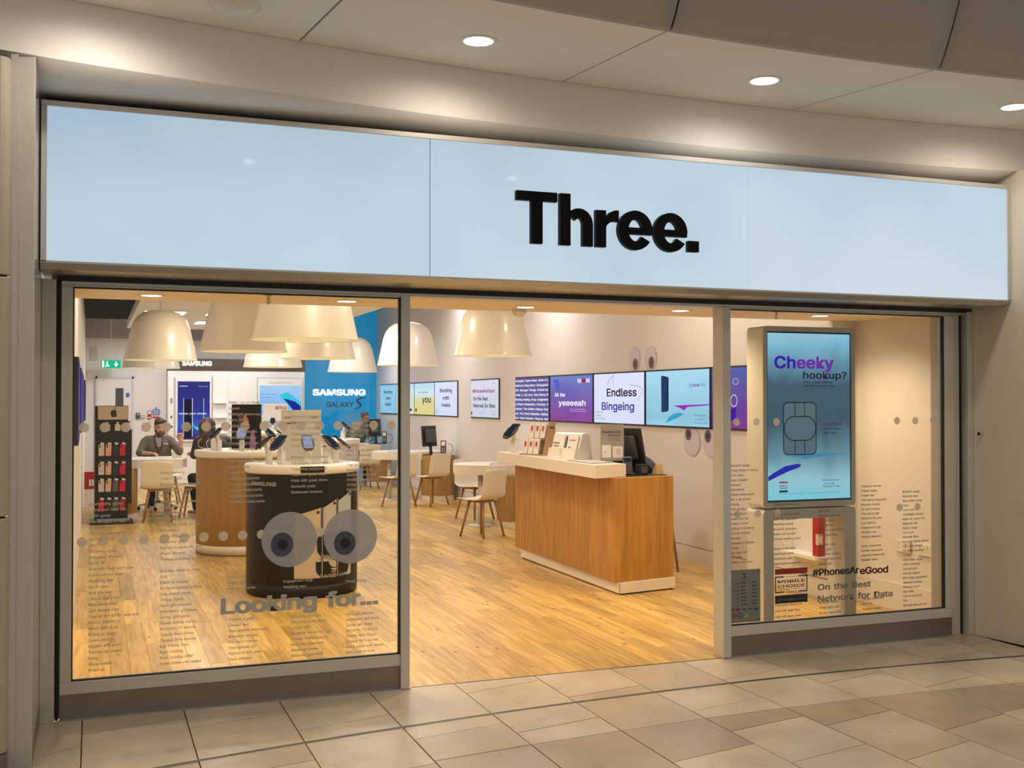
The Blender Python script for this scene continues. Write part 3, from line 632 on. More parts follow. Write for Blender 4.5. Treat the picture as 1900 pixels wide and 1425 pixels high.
m = MB(); m.text(f0, 'BEST NETWORK FOR DATA', 4.294, .338, .012, w=.22, al='c', d=.009); m.build('badge_caption', 'ink_grey', w2)
# big googly-eye stickers on the left pane
for cx, cz, ix, iz in ((1.021, .880, .980, .854), (1.362, .882, 1.329, .846)):
    e = MB().disc(f0, cx, cz, .152, d=.0082, n=64).build('eye_sticker', 'eye', w1)
    MB().disc(f0, ix, iz, .061, .066, d=.0100, n=40).build('iris', 'iris', e)
    MB().disc(f0, ix+.003, iz, .027, .029, d=.0104, n=32).build('pupil', 'pupil', e)
    m = MB()
    for k in range(14):
        t0 = -2.3+k*.13; t1 = t0+.13; r0, r1 = .118, .126
        m.poly(f0, [(cx+r*math.cos(t), cz+r*math.sin(t)) for r, t in ((r0, t0), (r1, t0), (r1, t1), (r0, t1))], .0088)
    m.poly(f0, [(cx-.02+.03*math.cos(t), cz+.085+.018*math.sin(t)) for t in [2*PI*k/16 for k in range(16)]], .0088)
    m.build('eye_glint', 'eye_hi', e)
# opening-hours plate fixed inside the right window
pl = thing('opening_hours_plate', 'grey metal plate of opening hours in the bottom left corner of the right window', 'sign', (3.95, .014, .21))
fp = fr_front(0, .012, 0)
MB().box(3.832, 4.068, .012, .016, .212, .552).build('plate', 'metal_plate', pl)
m = MB()
m.text(fp, '3', 3.945, .492, .050, d=.002, al='c', track=0)
days = ['Monday', 'Tuesday', 'Wednesday', 'Thursday', 'Friday', 'Saturday', 'Sunday']
for i, dname in enumerate(days):
    z = .470-i*.0232
    m.text(fp, dname, 3.905, z-.008, .0075, al='r', d=.002); o, c = ('09:00', '18:00') if i < 6 else ('11:00', '17:00')
    m.text(fp, o, 3.922, z-.006, .0115, w=.036, d=.002, bold=.01); m.text(fp, '-', 3.984, z-.006, .0115, d=.002); m.text(fp, c, 4.005, z-.006, .0115, w=.036, d=.002, bold=.01)
m.text(fp, 'VISA', 3.928, .292, .011, w=.032, d=.002, bold=.012); m.text(fp, 'VISA', 3.975, .293, .011, w=.032, d=.002, bold=.012)
m.disc(fp, 3.915, .258, .017, d=.002, ri=.82); m.text(fp, '24', 3.915, .252, .012, al='c', d=.002)
m.build('plate_print', 'ink', pl)
m = MB(); m.disc(fp, 3.873, .258, .017, d=.002, ri=.78); m.poly(fp, [(3.861, .267), (3.864, .270), (3.885, .249), (3.882, .246)], .0025); m.build('no_smoking_mark', 'ink_red', pl)
m = MB(); m.poly(fp, [(3.942, .242), (3.978, .242), (3.960, .276)], .002); m.build('warning_triangle', 'yellowp', pl)
m = MB()
for k, (x, c) in enumerate(((3.852, 0), (3.892, 0))): m.disc(fp, x, .297, .008, d=.002); m.disc(fp, x+.012, .297, .008, d=.0022)
m.build('card_logos', 'ink_red', pl)
MB().rect(fp, 4.022, 4.052, .288, .302, .002).build('card_logo_blue', 'blueprint', pl)
for x in (3.845, 4.055):
    for z in (.226, .538): MB().disc(fp, x, z, .006, d=.003, n=12).build('fixing_screw', 'darkp', pl)
# door sensor on the right mall wall
m = thing('door_sensor', 'small round white sensor with black centre on the right mall wall', 'sensor', (5.80, -.09, 1.413))
fw_ = (V_((5.805, -.09, 1.413)), V_((.128, -.992, 0)), V_((0, 0, 1)), V_((-.992, -.128, 0)))
q = MB().disc(fw_, 0, 0, .020, .026, d=.012); q.disc(fw_, 0, 0, .020, .026, d=.0115); q.build('sensor_case', 'whitep', m, solid=.008)
MB().disc(fw_, 0, 0, .011, .013, d=.018).build('sensor_eye', 'black', m, solid=.004)

# ================================================================== MALL CEILING FITTINGS
def downlight(loc, label, group, energy, color, lens='lens', r=.075, cone=172, up=False):
    t = thing('downlight', label, 'ceiling light', loc, group)
    x, y, z = loc
    MB().lathe([(r*1.0, -.001), (r*1.02, -.006), (r*1.22, -.007), (r*1.32, -.004), (r*1.34, 0)], 32, loc).build('trim_ring', 'whitep', t)
    MB().lathe([(r*1.04, -.0005), (r*.99, -.0035), (r*.5, -.0045), (.0005, -.005)], 32, loc).build('diffuser', lens, t)
    lamp('SPOT', 'downlight_beam', (x, y, z-.03), energy, color, .05, (0, 0, 0), math.radians(cone), blend=.8)
    return t
G1 = 'downlights in the mall ceiling above the sign'
downlight((.10, -1.10, 3.48), 'mall ceiling downlight at the far left, beyond the smoke detector', G1, 24, SOFT, 'lens_w')
downlight((1.83, -.85, 3.48), 'warm mall ceiling downlight above the middle of the sign', G1, 24, WARM)
downlight((3.59, -.77, 3.48), 'whiter mall ceiling downlight above the gap right of the black sign letters', G1, 24, (1, .93, .84), 'lens_w', r=.078)
downlight((5.37, -.84, 3.48), 'warm mall ceiling downlight cut by the right edge of the picture', G1, 24, WARM)
for x, y, e in ((-1, -3.4, 'left end of the front row'), (1.8, -3.6, 'second from the left in the front row'), (4.6, -3.5, 'third from the left in the front row'), (7.2, -3.4, 'right end of the front row'), (.4, -6.2, 'left of the middle row'), (3.4, -6.2, 'centre of the middle row'), (6.4, -6.0, 'right of the middle row'), (1.8, -8.4, 'left of the back row'), (5.2, -8.2, 'right of the back row')):
    downlight((x, y, 4.6), 'downlight in the high mall ceiling, '+e, 'downlights in the high mall ceiling', 62, (1, .88, .70), cone=140)
t = thing('smoke_detector', 'white round smoke detector on the mall ceiling at the top left', 'detector', (.61, -.93, 3.48))
MB().lathe([(.105, 0), (.105, -.012), (.09, -.03), (.06, -.045), (.03, -.052), (.0005, -.053)], 32, (.61, -.93, 3.48)).build('detector_body', 'whitep', t)
MB().lathe([(.118, -.0), (.118, -.008), (.104, -.010)], 32, (.61, -.93, 3.48)).build('detector_base', 'whitep', t)

# ================================================================== SHOP SHELL
fl = MB().box(-.13, 5.95, .0, 17.2, -.06, -.012).build('floor_shop', 'grout', kind='structure')
pw, rp = .118, random.Random(5)
ubox = bpy.data.meshes.new('floor_board'); bm_ = MB().box(-.5, .5, -.5, .5, -.5, .5); ubox.from_pydata(bm_.v, [], bm_.f); ubox.materials.append(M['plank'])
boards = []
k = 0; x = -.125
while x < 5.93:
    y = -.0 - rp.uniform(0, .9); x1 = min(x+pw, 5.95)
    while y < 17.2:
        L_ = rp.uniform(.75, 1.7); y1 = min(y+L_, 17.2)
        ya = max(y, .001)
        if y1-ya > .05: boards.append((x, x1, ya, y1))
        y = y1
    x = x1
boards.sort(key=lambda q: q[2])
st = MB()
def vis_board(q): return not (q[3] < .12 and False)
for i, (xa, xb, ya, yb) in enumerate(boards):
    g = .0012
    if i < 285:
        o = bpy.data.objects.new('floor_board', ubox); col.objects.link(o); o.parent = fl
        o.location = ((xa+xb)/2, (ya+yb)/2, -.006+rp.uniform(-.0003, .0003)); o.scale = (xb-xa-g, yb-ya-g, .012)
    else: st.box(xa+g/2, xb-g/2, ya+g/2, yb-g/2, -.012, 0)
st.build('floor_board_field', 'plank', fl, kind='stuff')
MB().box(1.70, 3.765, -.004, .004, -.02, .0025).build('threshold', 'steel', fl)

# right wall with its panel seams, the recess by the window, baseboards
wr = MB().box(5.692, 5.95, 1.40, 17.1, 0, 3.6).build('wall_right', 'joint', kind='structure')
PY = [1.40, 1.95, 3.27, 4.64, 5.98, 7.355, 8.63, 9.29, 10.63, 11.29, 12.60, 13.92, 15.24, 16.56, 17.1]
for a, b_ in zip(PY[:-1], PY[1:]):
    MB().box(5.68, 5.692, a+.0015, b_-.0015, .170, 1.80).build('wall_panel', 'shop_wall', wr)
MB().box(5.68, 5.692, 1.40, 17.1, 1.8005, 3.6).build('wall_panel', 'shop_wall', wr)
MB().box(5.676, 5.692, 1.40, 17.1, 0, .162).build('baseboard_right', 'shop_wall', kind='structure')
MB().box(5.68, 5.95, 1.388, 1.40, 0, 3.6).build('wall_return', 'shop_wall', kind='structure')
MB().box(5.92, 6.05, .05, 1.40, 0, 2.4).build('wall_recess', 'shop_wall', kind='structure')
MB().box(5.905, 5.92, .05, 1.388, 0, .21).build('baseboard_recess', 'shop_wall', kind='structure')
MB().box(5.56, 5.95, .05, .12, 0, 2.31).build('wall_right_return', 'shop_wall', kind='structure')
# left wall
MB().box(-.20, -.125, .05, 17.1, 0, 3.6).build('wall_left', 'shop_wall', kind='structure')
# back: door wall, bulkheads, blue wall
MB().box(-.125, 1.33, 16.0, 16.1, 0, 2.81).build('wall_back', 'shop_wall', kind='structure')
MB().box(-.125, 1.33, 15.9, 16.1, 2.81, 3.6).build('trim_11', 'grey_ceiling', kind='structure')
MB().box(1.33, 4.05, 16.2, 16.35, 2.45, 2.81).build('trim_12', 'shop_wall', kind='structure')
MB().box(1.33, 4.05, 16.1, 16.3, 2.81, 3.6).build('trim_13', 'grey_ceiling', kind='structure')
MB().box(-.2, 5.95, 17.05, 17.2, 0, 3.6).build('wall_back_far', 'grey_ceiling', kind='structure')
bw = thing('blue_wall_panel', 'tall glossy blue glass wall panel carrying white lettering, at the back right', 'wall panel', (4.86, 17.0, 0))
MB().box(4.06, 5.68, 16.97, 17.04, 0, 3.6).build('glass_panel', 'blue', bw)
fb = fr_front(0, 16.97, 0)
MB().text(fb, 'SAMSUNG', 4.31, 1.748, .17, w=1.13, bold=.038, d=.02).build('lit_lettering', 't_white_hi', bw)
m = MB(); m.text(fb, 'GALAXY', 4.605, 1.50, .15, w=.58, d=.012, bold=.012)
m.onf(fb, [(5.42, 1.69), (5.30, 1.665), (5.235, 1.61), (5.27, 1.565), (5.33, 1.54), (5.30, 1.49), (5.20, 1.44), (5.33, 1.48), (5.365, 1.54), (5.33, 1.575), (5.28, 1.61), (5.32, 1.65)], [(0, 1, 10, 11)[:4]], .012) if 0 else None
m.build('grey_lettering', 'letterdark', bw)
m = MB()
S = [(5.44, 1.70), (5.33, 1.685), (5.26, 1.645), (5.27, 1.60), (5.33, 1.56), (5.34, 1.52), (5.28, 1.475), (5.17, 1.445)]
m.tube([(x, 16.955, z) for x, z in S], [.004, .014, .020, .020, .020, .018, .012, .003], 6); m.build('script_letter', 'darkp', bw)

# ceilings
MB().box(-.2, 5.95, 1.43, 17.2, 3.6, 3.66).build('ceiling_shop', 'shop_ceiling', kind='structure')
raft = MB().box(.58, 3.84, 1.43, 15.0, 2.95, 3.10).build('ceiling_raft', 'shop_ceiling', kind='structure')
sof = MB().box(-.2, 6.05, .05, 1.43, 2.30, 2.45).build('ceiling_soffit', 'soffit', kind='structure')
MB().box(-.2, 6.05, 1.37, 1.43, 2.45, 3.66).build('wall_soffit_back', 'shop_ceiling', kind='structure')
gr = thing('ceiling_grille', 'dark slatted ceiling grille above the back left of the shop', 'grille', (.22, 11.5, 3.1))
MB().box(-.12, .575, 8.6, 14.6, 3.12, 3.14).build('grille_back', 'grille', gr)
for i in range(18): MB().box(-.12, .575, 8.7+i*.33, 8.72+i*.33, 3.06, 3.12).build('slat', 'grille', gr)
for i, (x, y) in enumerate(((1.0, 11.0), (1.9, 11.0), (1.0, 13.0), (1.9, 13.0), (2.9, 11.0), (2.9, 13.0))):
    t = thing('ceiling_light_panel', ['square white light panel in the rear ceiling, front left of six', 'square white light panel in the rear ceiling, right of the bell lamp', 'square white light panel in the rear ceiling, back left of six', 'square white light panel in the rear ceiling, back row centre', 'square white light panel in the rear ceiling, front right of six', 'square white light panel in the rear ceiling, back right of six'][i], 'ceiling light', (x, y, 2.95), 'square light panels in the rear ceiling')
    MB().box(x-.31, x+.31, y-.31, y+.31, 2.940, 2.95).build('panel_frame', 'whitep', t)
    MB().box(x-.29, x+.29, y-.29, y+.29, 2.936, 2.9405).build('panel_diffuser', 'panel_light', t)

G2 = 'downlights in the shop soffit'
for i, (x, y) in enumerate(((.34, 1.04), (1.56, 1.01), (2.83, 1.03), (3.99, .91), (5.24, .96))):
    downlight((x, y, 2.30), ['soffit downlight at the left end, above the left window', 'soffit downlight above the white lamp shades in the left window', 'soffit downlight above the open doorway, beside the ceiling sensor', 'soffit downlight at the right side of the open doorway', 'soffit downlight behind the right window, above the display screen'][i], G2, 58, (1, .75, .45), r=.062, cone=150)
for x, y, lb in ((1.02, .80, 'small brass sprinkler head hanging in the left window, beside the lamp shades'), (4.72, .78, 'small brass sprinkler head hanging in the right window, above the display screen')):
    t = thing('sprinkler', lb, 'sprinkler', (x, y, 2.30), 'sprinkler heads in the shop soffit')
    MB().lathe([(.028, 0), (.030, -.004), (.010, -.006), (.008, -.020)], 14, (x, y, 2.30)).build('cap', 'alu', t)
    m = MB(); 
    for s in (-1, 1): m.tube([(x+s*.006, y, 2.282), (x+s*.012, y, 2.268), (x+s*.010, y, 2.254), (x, y, 2.248)], .0018, 6)
    m.tube([(x, y, 2.282), (x, y, 2.25)], .0025, 6); m.lathe([(.0005, -.053), (.012, -.054), (.012, -.0555), (.0005, -.0565)], 12, (x, y, 2.30)); m.build('nozzle', 'brass', t)
t = thing('ceiling_sensor', 'ribbed cream ceiling sensor behind the middle soffit downlight', 'sensor', (2.86, 1.24, 2.30))
MB().lathe([(.055, 0), (.055, -.012), (.050, -.014), (.050, -.020), (.055, -.022), (.052, -.030), (.038, -.034), (.036, -.044), (.020, -.052), (.0005, -.054)], 24, (2.86, 1.24, 2.30)).build('sensor_body', 'whitep', t)

# ================================================================== PENDANT LAMPS
def make_pendant():
    t = thing('pendant_lamp', None, 'lamp', (0, 0, 0), 'white bell-shaped pendant lamps')
    R = .43
    pr_ = [(R, 0), (R*.985, .03), (R*.90, .20), (R*.80, .39), (R*.73, .47), (R*.62, .535), (R*.46, .58), (R*.26, .605), (.03, .612), (.0005, .613)]
    MB().lathe(pr_, 48).build('shade', 'shade', t)
    MB().lathe([(R-.001, .001), (R*.97, .03), (R*.88, .20), (R*.78, .385), (R*.70, .46), (R*.60, .52), (R*.44, .565), (.0005, .59)], 48).build('shade_lining', 'shade_in', t)
    MB().lathe([(R+.002, -.004), (R+.004, .002), (R-.004, .004), (R-.006, -.003), (R+.002, -.004)], 48).build('rim', 'shade', t)
    MB().lathe([(.0005, .30), (.045, .32), (.06, .36), (.045, .41), (.025, .45), (.025, .56)], 16).build('bulb', 'bulb', t)
    MB().tube([(0, 0, .60), (0, 0, 1.0)], .010, 8).build('stem', 'whitep', t)
    return t
LP = [(.778, 7.98, 'bell-shaped pendant lamp hanging furthest left in front, by the exit sign', 1), (.838, 11.64, 'bell-shaped pendant lamp half hidden behind the leftmost lamp', 1),
      (1.418, 5.17, 'large white bell pendant lamp in the left window, behind the nearest one', 1), (1.597, 2.77, 'largest and nearest white bell pendant lamp in the left window', 1),
      (2.48, 6.77, 'white bell pendant lamp just under the rim of the nearest lamp', 1), (2.50, 10.41, 'white bell pendant lamp low behind two large shades, above the table signs', 1),
      (4.229, 12.80, 'white bell pendant lamp in front of the blue wall panel', 1.55), (4.167, 8.96, 'white bell pendant lamp crossed by the left window post', 1.55), (4.127, 5.30, 'white bell pendant lamp hanging in the open doorway', 1.55)]
pend = make_pendant()
for i, (x, y, lb, s) in enumerate(LP):
    o = pend if i == 0 else dup(pend, (x, y, 2.136))
    place(o, (x, y, 2.136)); o['label'] = lb
    if s > 1:
        st_ = [c for c in o.children if c.name.startswith('stem')][0]; st_.data = st_.data.copy()
        for v in st_.data.vertices:
            if v.co.z > .8: v.co.z = 1.46
    else:
        pass
    lamp('POINT', 'bulb_light', (x, y, 2.38), 3, (1, .86, .66), .05)
for o in bpy.data.objects:
    if o.name.startswith('stem') and o.data.users >= 1 and max(v.co.z for v in o.data.vertices) < 1.2:
        for v in o.data.vertices:
            if v.co.z > .8: v.co.z = .812
# ================================================================== SCREENS ON THE RIGHT WALL
def wall_screen(yl, yr, bg, label, parts, zb=1.362, zt=1.972, group='display screens on the right wall'):
    t = thing('display_screen', label, 'screen', (5.66, (yl+yr)/2, zb), group)
    MB().box(5.662, 5.679, yr+.004, yl-.004, zb, zt).build('bezel', 'black', t, bev=.002)
    MB().box(5.659, 5.662, yr+.022, yl-.022, zb+.018, zt-.018).build('display', bg, t)
    f = (V_((5.659, yl, zb)), V_((0, -1, 0)), V_((0, 0, 1)), V_((-1, 0, 0)))
    for nm, mat, fn in parts:
        m = MB(); fn(m, f); m.build(nm, mat, t)
    return t
Wd = 1.33
def line(m, f, P, w, d=.0012):
    for a, b_ in zip(P[:-1], P[1:]):
        a = Vector(a); b_ = Vector(b_); t_ = (b_-a).normalized(); q = Vector((-t_.y, t_.x))*w/2
        m.poly(f, [tuple(a-q), tuple(b_-q), tuple(b_+q), tuple(a+q)], d)
def foot(m, f, x=.06, z=.05):
    m.text(f, '#PhonesAreGood', x, z+.085, .020, w=.22); m.text(f, 'On the Best', x, z+.045, .022, w=.17); m.text(f, 'Network for Data', x, z+.01, .022, w=.25)
bst = lambda m, f: [m.text(f, s, .68, z, .085, al='c', w=w_, bold=.016) for s, z, w_ in (('Bursting', .42, .68), ('with', .29, .36), ('treats', .17, .50))]
wall_screen(16.56, 15.25, 's_lightblue', 'furthest wall screen, light blue, reading Bursting with treats', [('lettering', 't_black', bst), ('small_print', 't_black', foot)])
wall_screen(15.25, 13.93, 's_cream', 'cream wall screen second from the far end, partly behind the window post', [('lettering', 't_black', lambda m, f: [m.text(f, 'It\'s all', .2, .35, .07, w=.5, bold=.01), m.text(f, 'about', .4, .25, .07, w=.45, bold=.01)]), ('icon', 't_black', lambda m, f: m.disc(f, 1.1, .1, .06, .03))])
wall_screen(13.93, 12.61, 's_yellow', 'pale yellow wall screen with the word you', [('lettering', 't_black', lambda m, f: [m.text(f, 'It\'s all about', .32, .41, .045, w=.62), m.text(f, 'you', .55, .24, .16, w=.55, bold=.012)]), ('small_print', 't_black', lambda m, f: [m.disc(f, .14, .10, .05, .03), m.text(f, 'Three', .08, .035, .02)])])
wall_screen(12.61, 11.30, 's_white', 'white wall screen reading Bursting with treats, end of the far row', [('lettering', 't_black', bst), ('small_print', 't_black', foot)])
wall_screen(10.63, 9.30, 's_white2', 'white wall screen hanging alone between two longer rows of screens', [('hashtag', 't_plum', lambda m, f: m.text(f, '#PhonesAreGood', .12, .40, .075, w=1.02, bold=.014)), ('lettering', 't_black', lambda m, f: [m.text(f, 'On the Best', .17, .28, .075, w=.68, bold=.016), m.text(f, 'Network for Data', .17, .17, .075, w=1.0, bold=.016)]),
    ('sketch_lines', 't_mid', lambda m, f: [m.disc(f, .50, .22, .25, .14, d=.001, ri=.97), m.disc(f, 1.1, .30, .12, .25, d=.001, ri=.96, n=20)]), ('small_print', 't_black', lambda m, f: [m.rect(f, .05, .10, .05, .10, .002)])])
TX = ['of Knights. Orphan Black. Adults of a', 'RuPaul\'s Drag Race. Bodyguard', 'Off. Stranger Things. Ordeal by', 'treats 1. Cat Lens. Sexy Bunny D', 'Dancing Hotdog. Snap Judgement', 'e Home Companion. Criminal. S', 'odcast. The British History Pod', 'est. The Home Selection. Delicio', 'Pro. Choir Mention. Pharma. Def']
wall_screen(8.63, 7.36, 's_purple', 'purple wall screen filled with rows of white text', [('lettering', 't_white', lambda m, f: [m.text(f, s, .03, .54-i*.0655, .040, w=1.21, bold=.016) for i, s in enumerate(TX)])])
def icons(m, f):
    for i in range(6):
        if i not in (2, 3): m.rect(f, .90+i*.062, .95+i*.062, .50, .55)
wall_screen(7.34, 5.99, 's_violet', 'blue and violet wall screen reading All the yeeeeah', [('lettering', 't_white', lambda m, f: [m.text(f, 'All the', .17, .33, .065, w=.34, bold=.016), m.text(f, 'yeeeeah', .30, .215, .10, w=.84, bold=.012), m.text(f, 'Enjoy your favourite apps infinitely', .66, .165, .016, w=.46), m.text(f, 'without eating up your data. Go Binge', .66, .140, .016, w=.50)]),
    ('app_icons', 't_pale', icons), ('red_icons', 't_red', lambda m, f: [m.rect(f, 1.024, 1.074, .50, .55), m.rect(f, 1.086, 1.136, .50, .55, .0025)]), ('beam', 't_veil', lambda m, f: m.poly(f, [(.10, .55), (.34, .34), (.30, .55)], .001))])
wall_screen(5.98, 4.65, 's_white', 'white wall screen reading Endless Bingeing', [('lettering_dark', 't_ink2', lambda m, f: m.text(f, 'Endless', .38, .33, .125, w=.76, bold=.016)), ('lettering_violet', 't_violet', lambda m, f: m.text(f, 'Bingeing', .24, .17, .125, w=.84, bold=.016)), ('small_print', 't_black', foot),
    ('arc_line', 't_dark', lambda m, f: [line(m, f, [(.385, .46), (.42, .50), (.47, .535), (.54, .565), (.57, .572), (.555, .54), (.545, .50), (.540, .46)], .006), line(m, f, [(.97, .455), (1.10, .445), (1.22, .425), (1.29, .395), (1.25, .36), (1.20, .32), (1.17, .28)], .004)])])
wall_screen(4.64, 3.28, 's_sky', 'light blue wall screen with a phone, a wave and the word Love', [('lettering', 't_purple', lambda m, f: m.text(f, 'Love', .97, .42, .050, w=.19, bold=.01)), ('lettering_faint', 't_teal', lambda m, f: m.text(f, 'Me', 1.18, .42, .05, w=.09)),
    ('phone_picture', 't_dark', lambda m, f: m.poly(f, [(.38, .545), (.50, .53), (.50, .165), (.38, .155)], .001)), ('phone_edge', 't_black', lambda m, f: [m.poly(f, [(.50, .53), (.525, .52), (.525, .18), (.50, .165)], .001), m.poly(f, [(.365, .535), (.38, .545), (.38, .155), (.37, .165)], .001)]),
    ('wave_cyan', 't_teal', lambda m, f: m.poly(f, [(.46, .045), (.52, .10), (.62, .14), (.74, .155), (.86, .145), (.76, .115), (.60, .075)], .001)), ('wave_violet', 't_magenta', lambda m, f: m.poly(f, [(.85, .18), (.92, .215), (1.34, .235), (1.34, .245), (.62, .228), (.74, .210)], .0012)), ('small_print', 't_black', lambda m, f: foot(m, f, 1.06, .04))])
wall_screen(3.27, 1.95, 's_violet2', 'violet wall screen seen through the left edge of the right window', [('wave_lines', 't_pale', lambda m, f: [m.disc(f, .42, .28, .06, .06, d=.001, ri=.85), m.disc(f, .45, .46, .05, .03, d=.001, ri=.85)]), ('shadow_shape', 't_indigo', lambda m, f: m.poly(f, [(.05, .2), (.15, .24), (.3, .18), (.45, .22), (.45, .1), (.05, .05)], .001))])
# eye stickers on the wall
def wall_eye(y, z, ry, rz, iy, iz, ir, mat, label, zc0=None, zc1=None, mat2=None):
    t = thing('eye_sticker', label, 'wall sticker', (5.678, y, z), 'cartoon eye stickers on the right wall')
    f = (V_((5.679, y, z)), V_((0, -1, 0)), V_((0, 0, 1)), V_((-1, 0, 0)))
    def cl(P): return [(u, min(max(v, (zc0 or -9)-z), (zc1 or 9)-z)) for u, v in P]
    E_ = lambda a, b_, u=0, v=0, n=40: [(u+a*math.cos(2*PI*k/n), v+b_*math.sin(2*PI*k/n)) for k in range(n)]
    MB().poly(f, cl(E_(ry, rz)), .0015).build('eyeball', 'eyewall2', t); MB().poly(f, cl(E_(ry*.90, rz*.93, -.012, .004)), .0022).build('eyeball_face', 'eyewall', t)
    MB().poly(f, cl(E_(ir, ir*1.02, iy, iz)), .0030).build('iris', mat, t); MB().poly(f, cl(E_(ir*.42, ir*.45, iy, iz)), .0036).build('pupil', 'pupil', t)
wall_eye(4.93, 2.105, .145, .135, .02, -.055, .062, 'iris_b', 'left brown-eyed sticker of the pair above the screens', 1.985)
wall_eye(4.55, 2.105, .150, .135, .02, -.05, .064, 'iris_b', 'right brown-eyed sticker of the pair above the screens', 1.985)
wall_eye(3.66, 1.225, .170, .150, -.075, .075, .062, 'iris_g', 'left grey-eyed sticker of the pair below the screens', None, 1.352)
wall_eye(3.28, 1.225, .170, .150, -.075, .065, .062, 'iris_g', 'right grey-eyed sticker below the screens, behind the right post', None, 1.352)

# ================================================================== SCREENS ON THE LEFT WALL, seen edge-on
for i, (y0, y1, z0, z1) in enumerate(((2.1, 2.9, 1.33, 1.95), (4.2, 5.4, 1.36, 1.93), (6.2, 7.4, 1.37, 1.93), (10.0, 11.2, 1.36, 1.92))):
    t = thing('display_screen', ['nearest', 'second', 'third', 'fourth'][i]+' black screen edge-on along the left wall', 'screen', (-.1, (y0+y1)/2, z0), 'screens on the left wall')
    MB().box(-.124, -.09, y0, y1, z0, z1).build('bezel', 'black', t); MB().box(-.09, -.087, y0+.03, y1-.03, z0+.03, z1-.03).build('display', 's_purple', t)
t = thing('red_poster', 'small red poster standing low at the left wall behind the accessory stand', 'poster', (0, 12, 0))
MB().box(-.11, .06, 12, 12.02, .28, .545).build('board', 'red', t); m = MB()
f = fr_front(0, 12, 0); m.rect(f, -.04, -.01, .33, .43); m.rect(f, .0, .03, .33, .43); m.build('poster_print', 'paper', t); MB().box(-.11, .06, 11.99, 12.06, 0, .28).build('base', 'paper', t)

# ================================================================== SOCKETS, SHELF AND RED ITEM IN THE RECESS
for y, lb in ((.83, 'white double socket nearer the display screen in the right window'), (.59, 'white double socket further right in the right window')):
    t = thing('double_socket', lb, 'socket', (5.905, y, .51), 'double sockets on the recess wall')
    MB().box(5.900, 5.919, y-.085, y+.085, .465, .555).build('socket_plate', 'whitep', t, bev=.003)
    m = MB(); f = (V_((5.900, y, .51)), V_((0, -1, 0)), V_((0, 0, 1)), V_((-1, 0, 0)))
    for s in (-.04, .04): m.rect(f, s-.003, s+.003, .012, .024); m.rect(f, s-.016, s-.010, -.012, -.007); m.rect(f, s+.010, s+.016, -.012, -.007)
    m.build('pin_hole', 'black', t)
    MB().rect(f, -.006, .006, .012, .026, .003).build('switch', 'paper', t)
t = thing('wall_shelf', 'white wall shelf seen through the frame under the display screen', 'shelf', (5.6, 1.55, .33))
MB().box(5.52, 5.68, 1.42, 1.90, .335, .365).build('shelf_board', 'white', t, bev=.002); MB().box(5.60, 5.68, 1.5, 1.82, .29, .335).build('bracket', 'white', t)
t = thing('poster', 'black hanging card with white words behind the display screen frame', 'poster', (5.6, 1.5, .6)); MB().box(5.60, 5.61, 1.44, 1.56, .585, .76).build('card', 'blackp', t)
f = (V_((5.60, 1.56, .585)), V_((0, -1, 0)), V_((0, 0, 1)), V_((-1, 0, 0))); m = MB(); [m.text(f, s, .03, z, .018, bold=.01) for s, z in (('Ro', .10), ('Ch', .06), ('Sa', .02))]; m.build('card_print', 'paper', t)
MB().box(5.61, 5.679, 1.49, 1.51, .70, .72).build('hook', 'darkp', t)
t = thing('leaflet_box', 'red and white box standing on the white wall shelf', 'box', (5.6, 1.44, .365))
MB().box(5.555, 5.625, 1.425, 1.50, .365, .70).build('box_body', 'red', t, bev=.002); MB().box(5.552, 5.628, 1.422, 1.503, .69, .74).build('lid', 'blackp', t); MB().box(5.551, 5.6, 1.421, 1.45, .46, .55).build('box_print', 'paper_pk', t)

# ================================================================== FREESTANDING DISPLAY SCREEN BEHIND THE RIGHT WINDOW
ks = thing('display_kiosk', 'tall white freestanding display screen behind the right window, reading Cheeky hookup', 'display', (4.77, .5, 0))
KX0, KX1, KY, KB = 4.352, 5.128, .40, .60
def rframe(m, x0, x1, z0, z1, hx0, hx1, hz0, hz1, r):
    n = 6; P = rrect(x1-x0, z1-z0, r, n, (x0+x1)/2, (z0+z1)/2); Q = rrect(hx1-hx0, hz1-hz0, .008, n, (hx0+hx1)/2, (hz0+hz1)/2); k = len(P)
    V = [(p[0], y, p[1]) for y in (KY, KB) for p in P]+[(p[0], y, p[1]) for y in (KY, KB) for p in Q]
    F = [(i, (i+1) % k, 2*k+(i+1) % k, 2*k+i) for i in range(k)]+[(k+(i+1) % k, k+i, 3*k+i, 3*k+(i+1) % k) for i in range(k)]
    F += [((i+1) % k, i, k+i, k+(i+1) % k) for i in range(k)]+[(2*k+i, 2*k+(i+1) % k, 3*k+(i+1) % k, 3*k+i) for i in range(k)]
    m.add(V, F)
m = MB(); rframe(m, KX0, KX1, .895, 2.165, 4.385, 5.097, .935, 2.130, .030); m.build('screen_housing', 'kiosk', ks)
m = MB(); rframe(m, KX0, KX1, -.03, .885, 4.435, 5.03, -.01, .815, .030); m.box(KX0, KX1, KY, KB, 0, .01); m.build('lower_frame', 'kiosk', ks)
MB().box(4.385, 5.097, KY+.012, KB-.01, .935, 2.130).build('bezel', 'black', ks)
MB().box(4.397, 5.087, KY+.009, KY+.012, .948, 2.118).build('display', 's_kiosk', ks)
f = fr_front(4.397, KY+.009, .948)
m = MB(); m.text(f, 'Ch', .052, .925, .115, w=.175, bold=.022, d=.003); m.build('headline_blue', 't_indigo', ks)
m = MB(); m.text(f, 'eeky', .236, .925, .115, w=.315, bold=.022, d=.003); m.build('headline_violet', 't_magenta_d', ks)
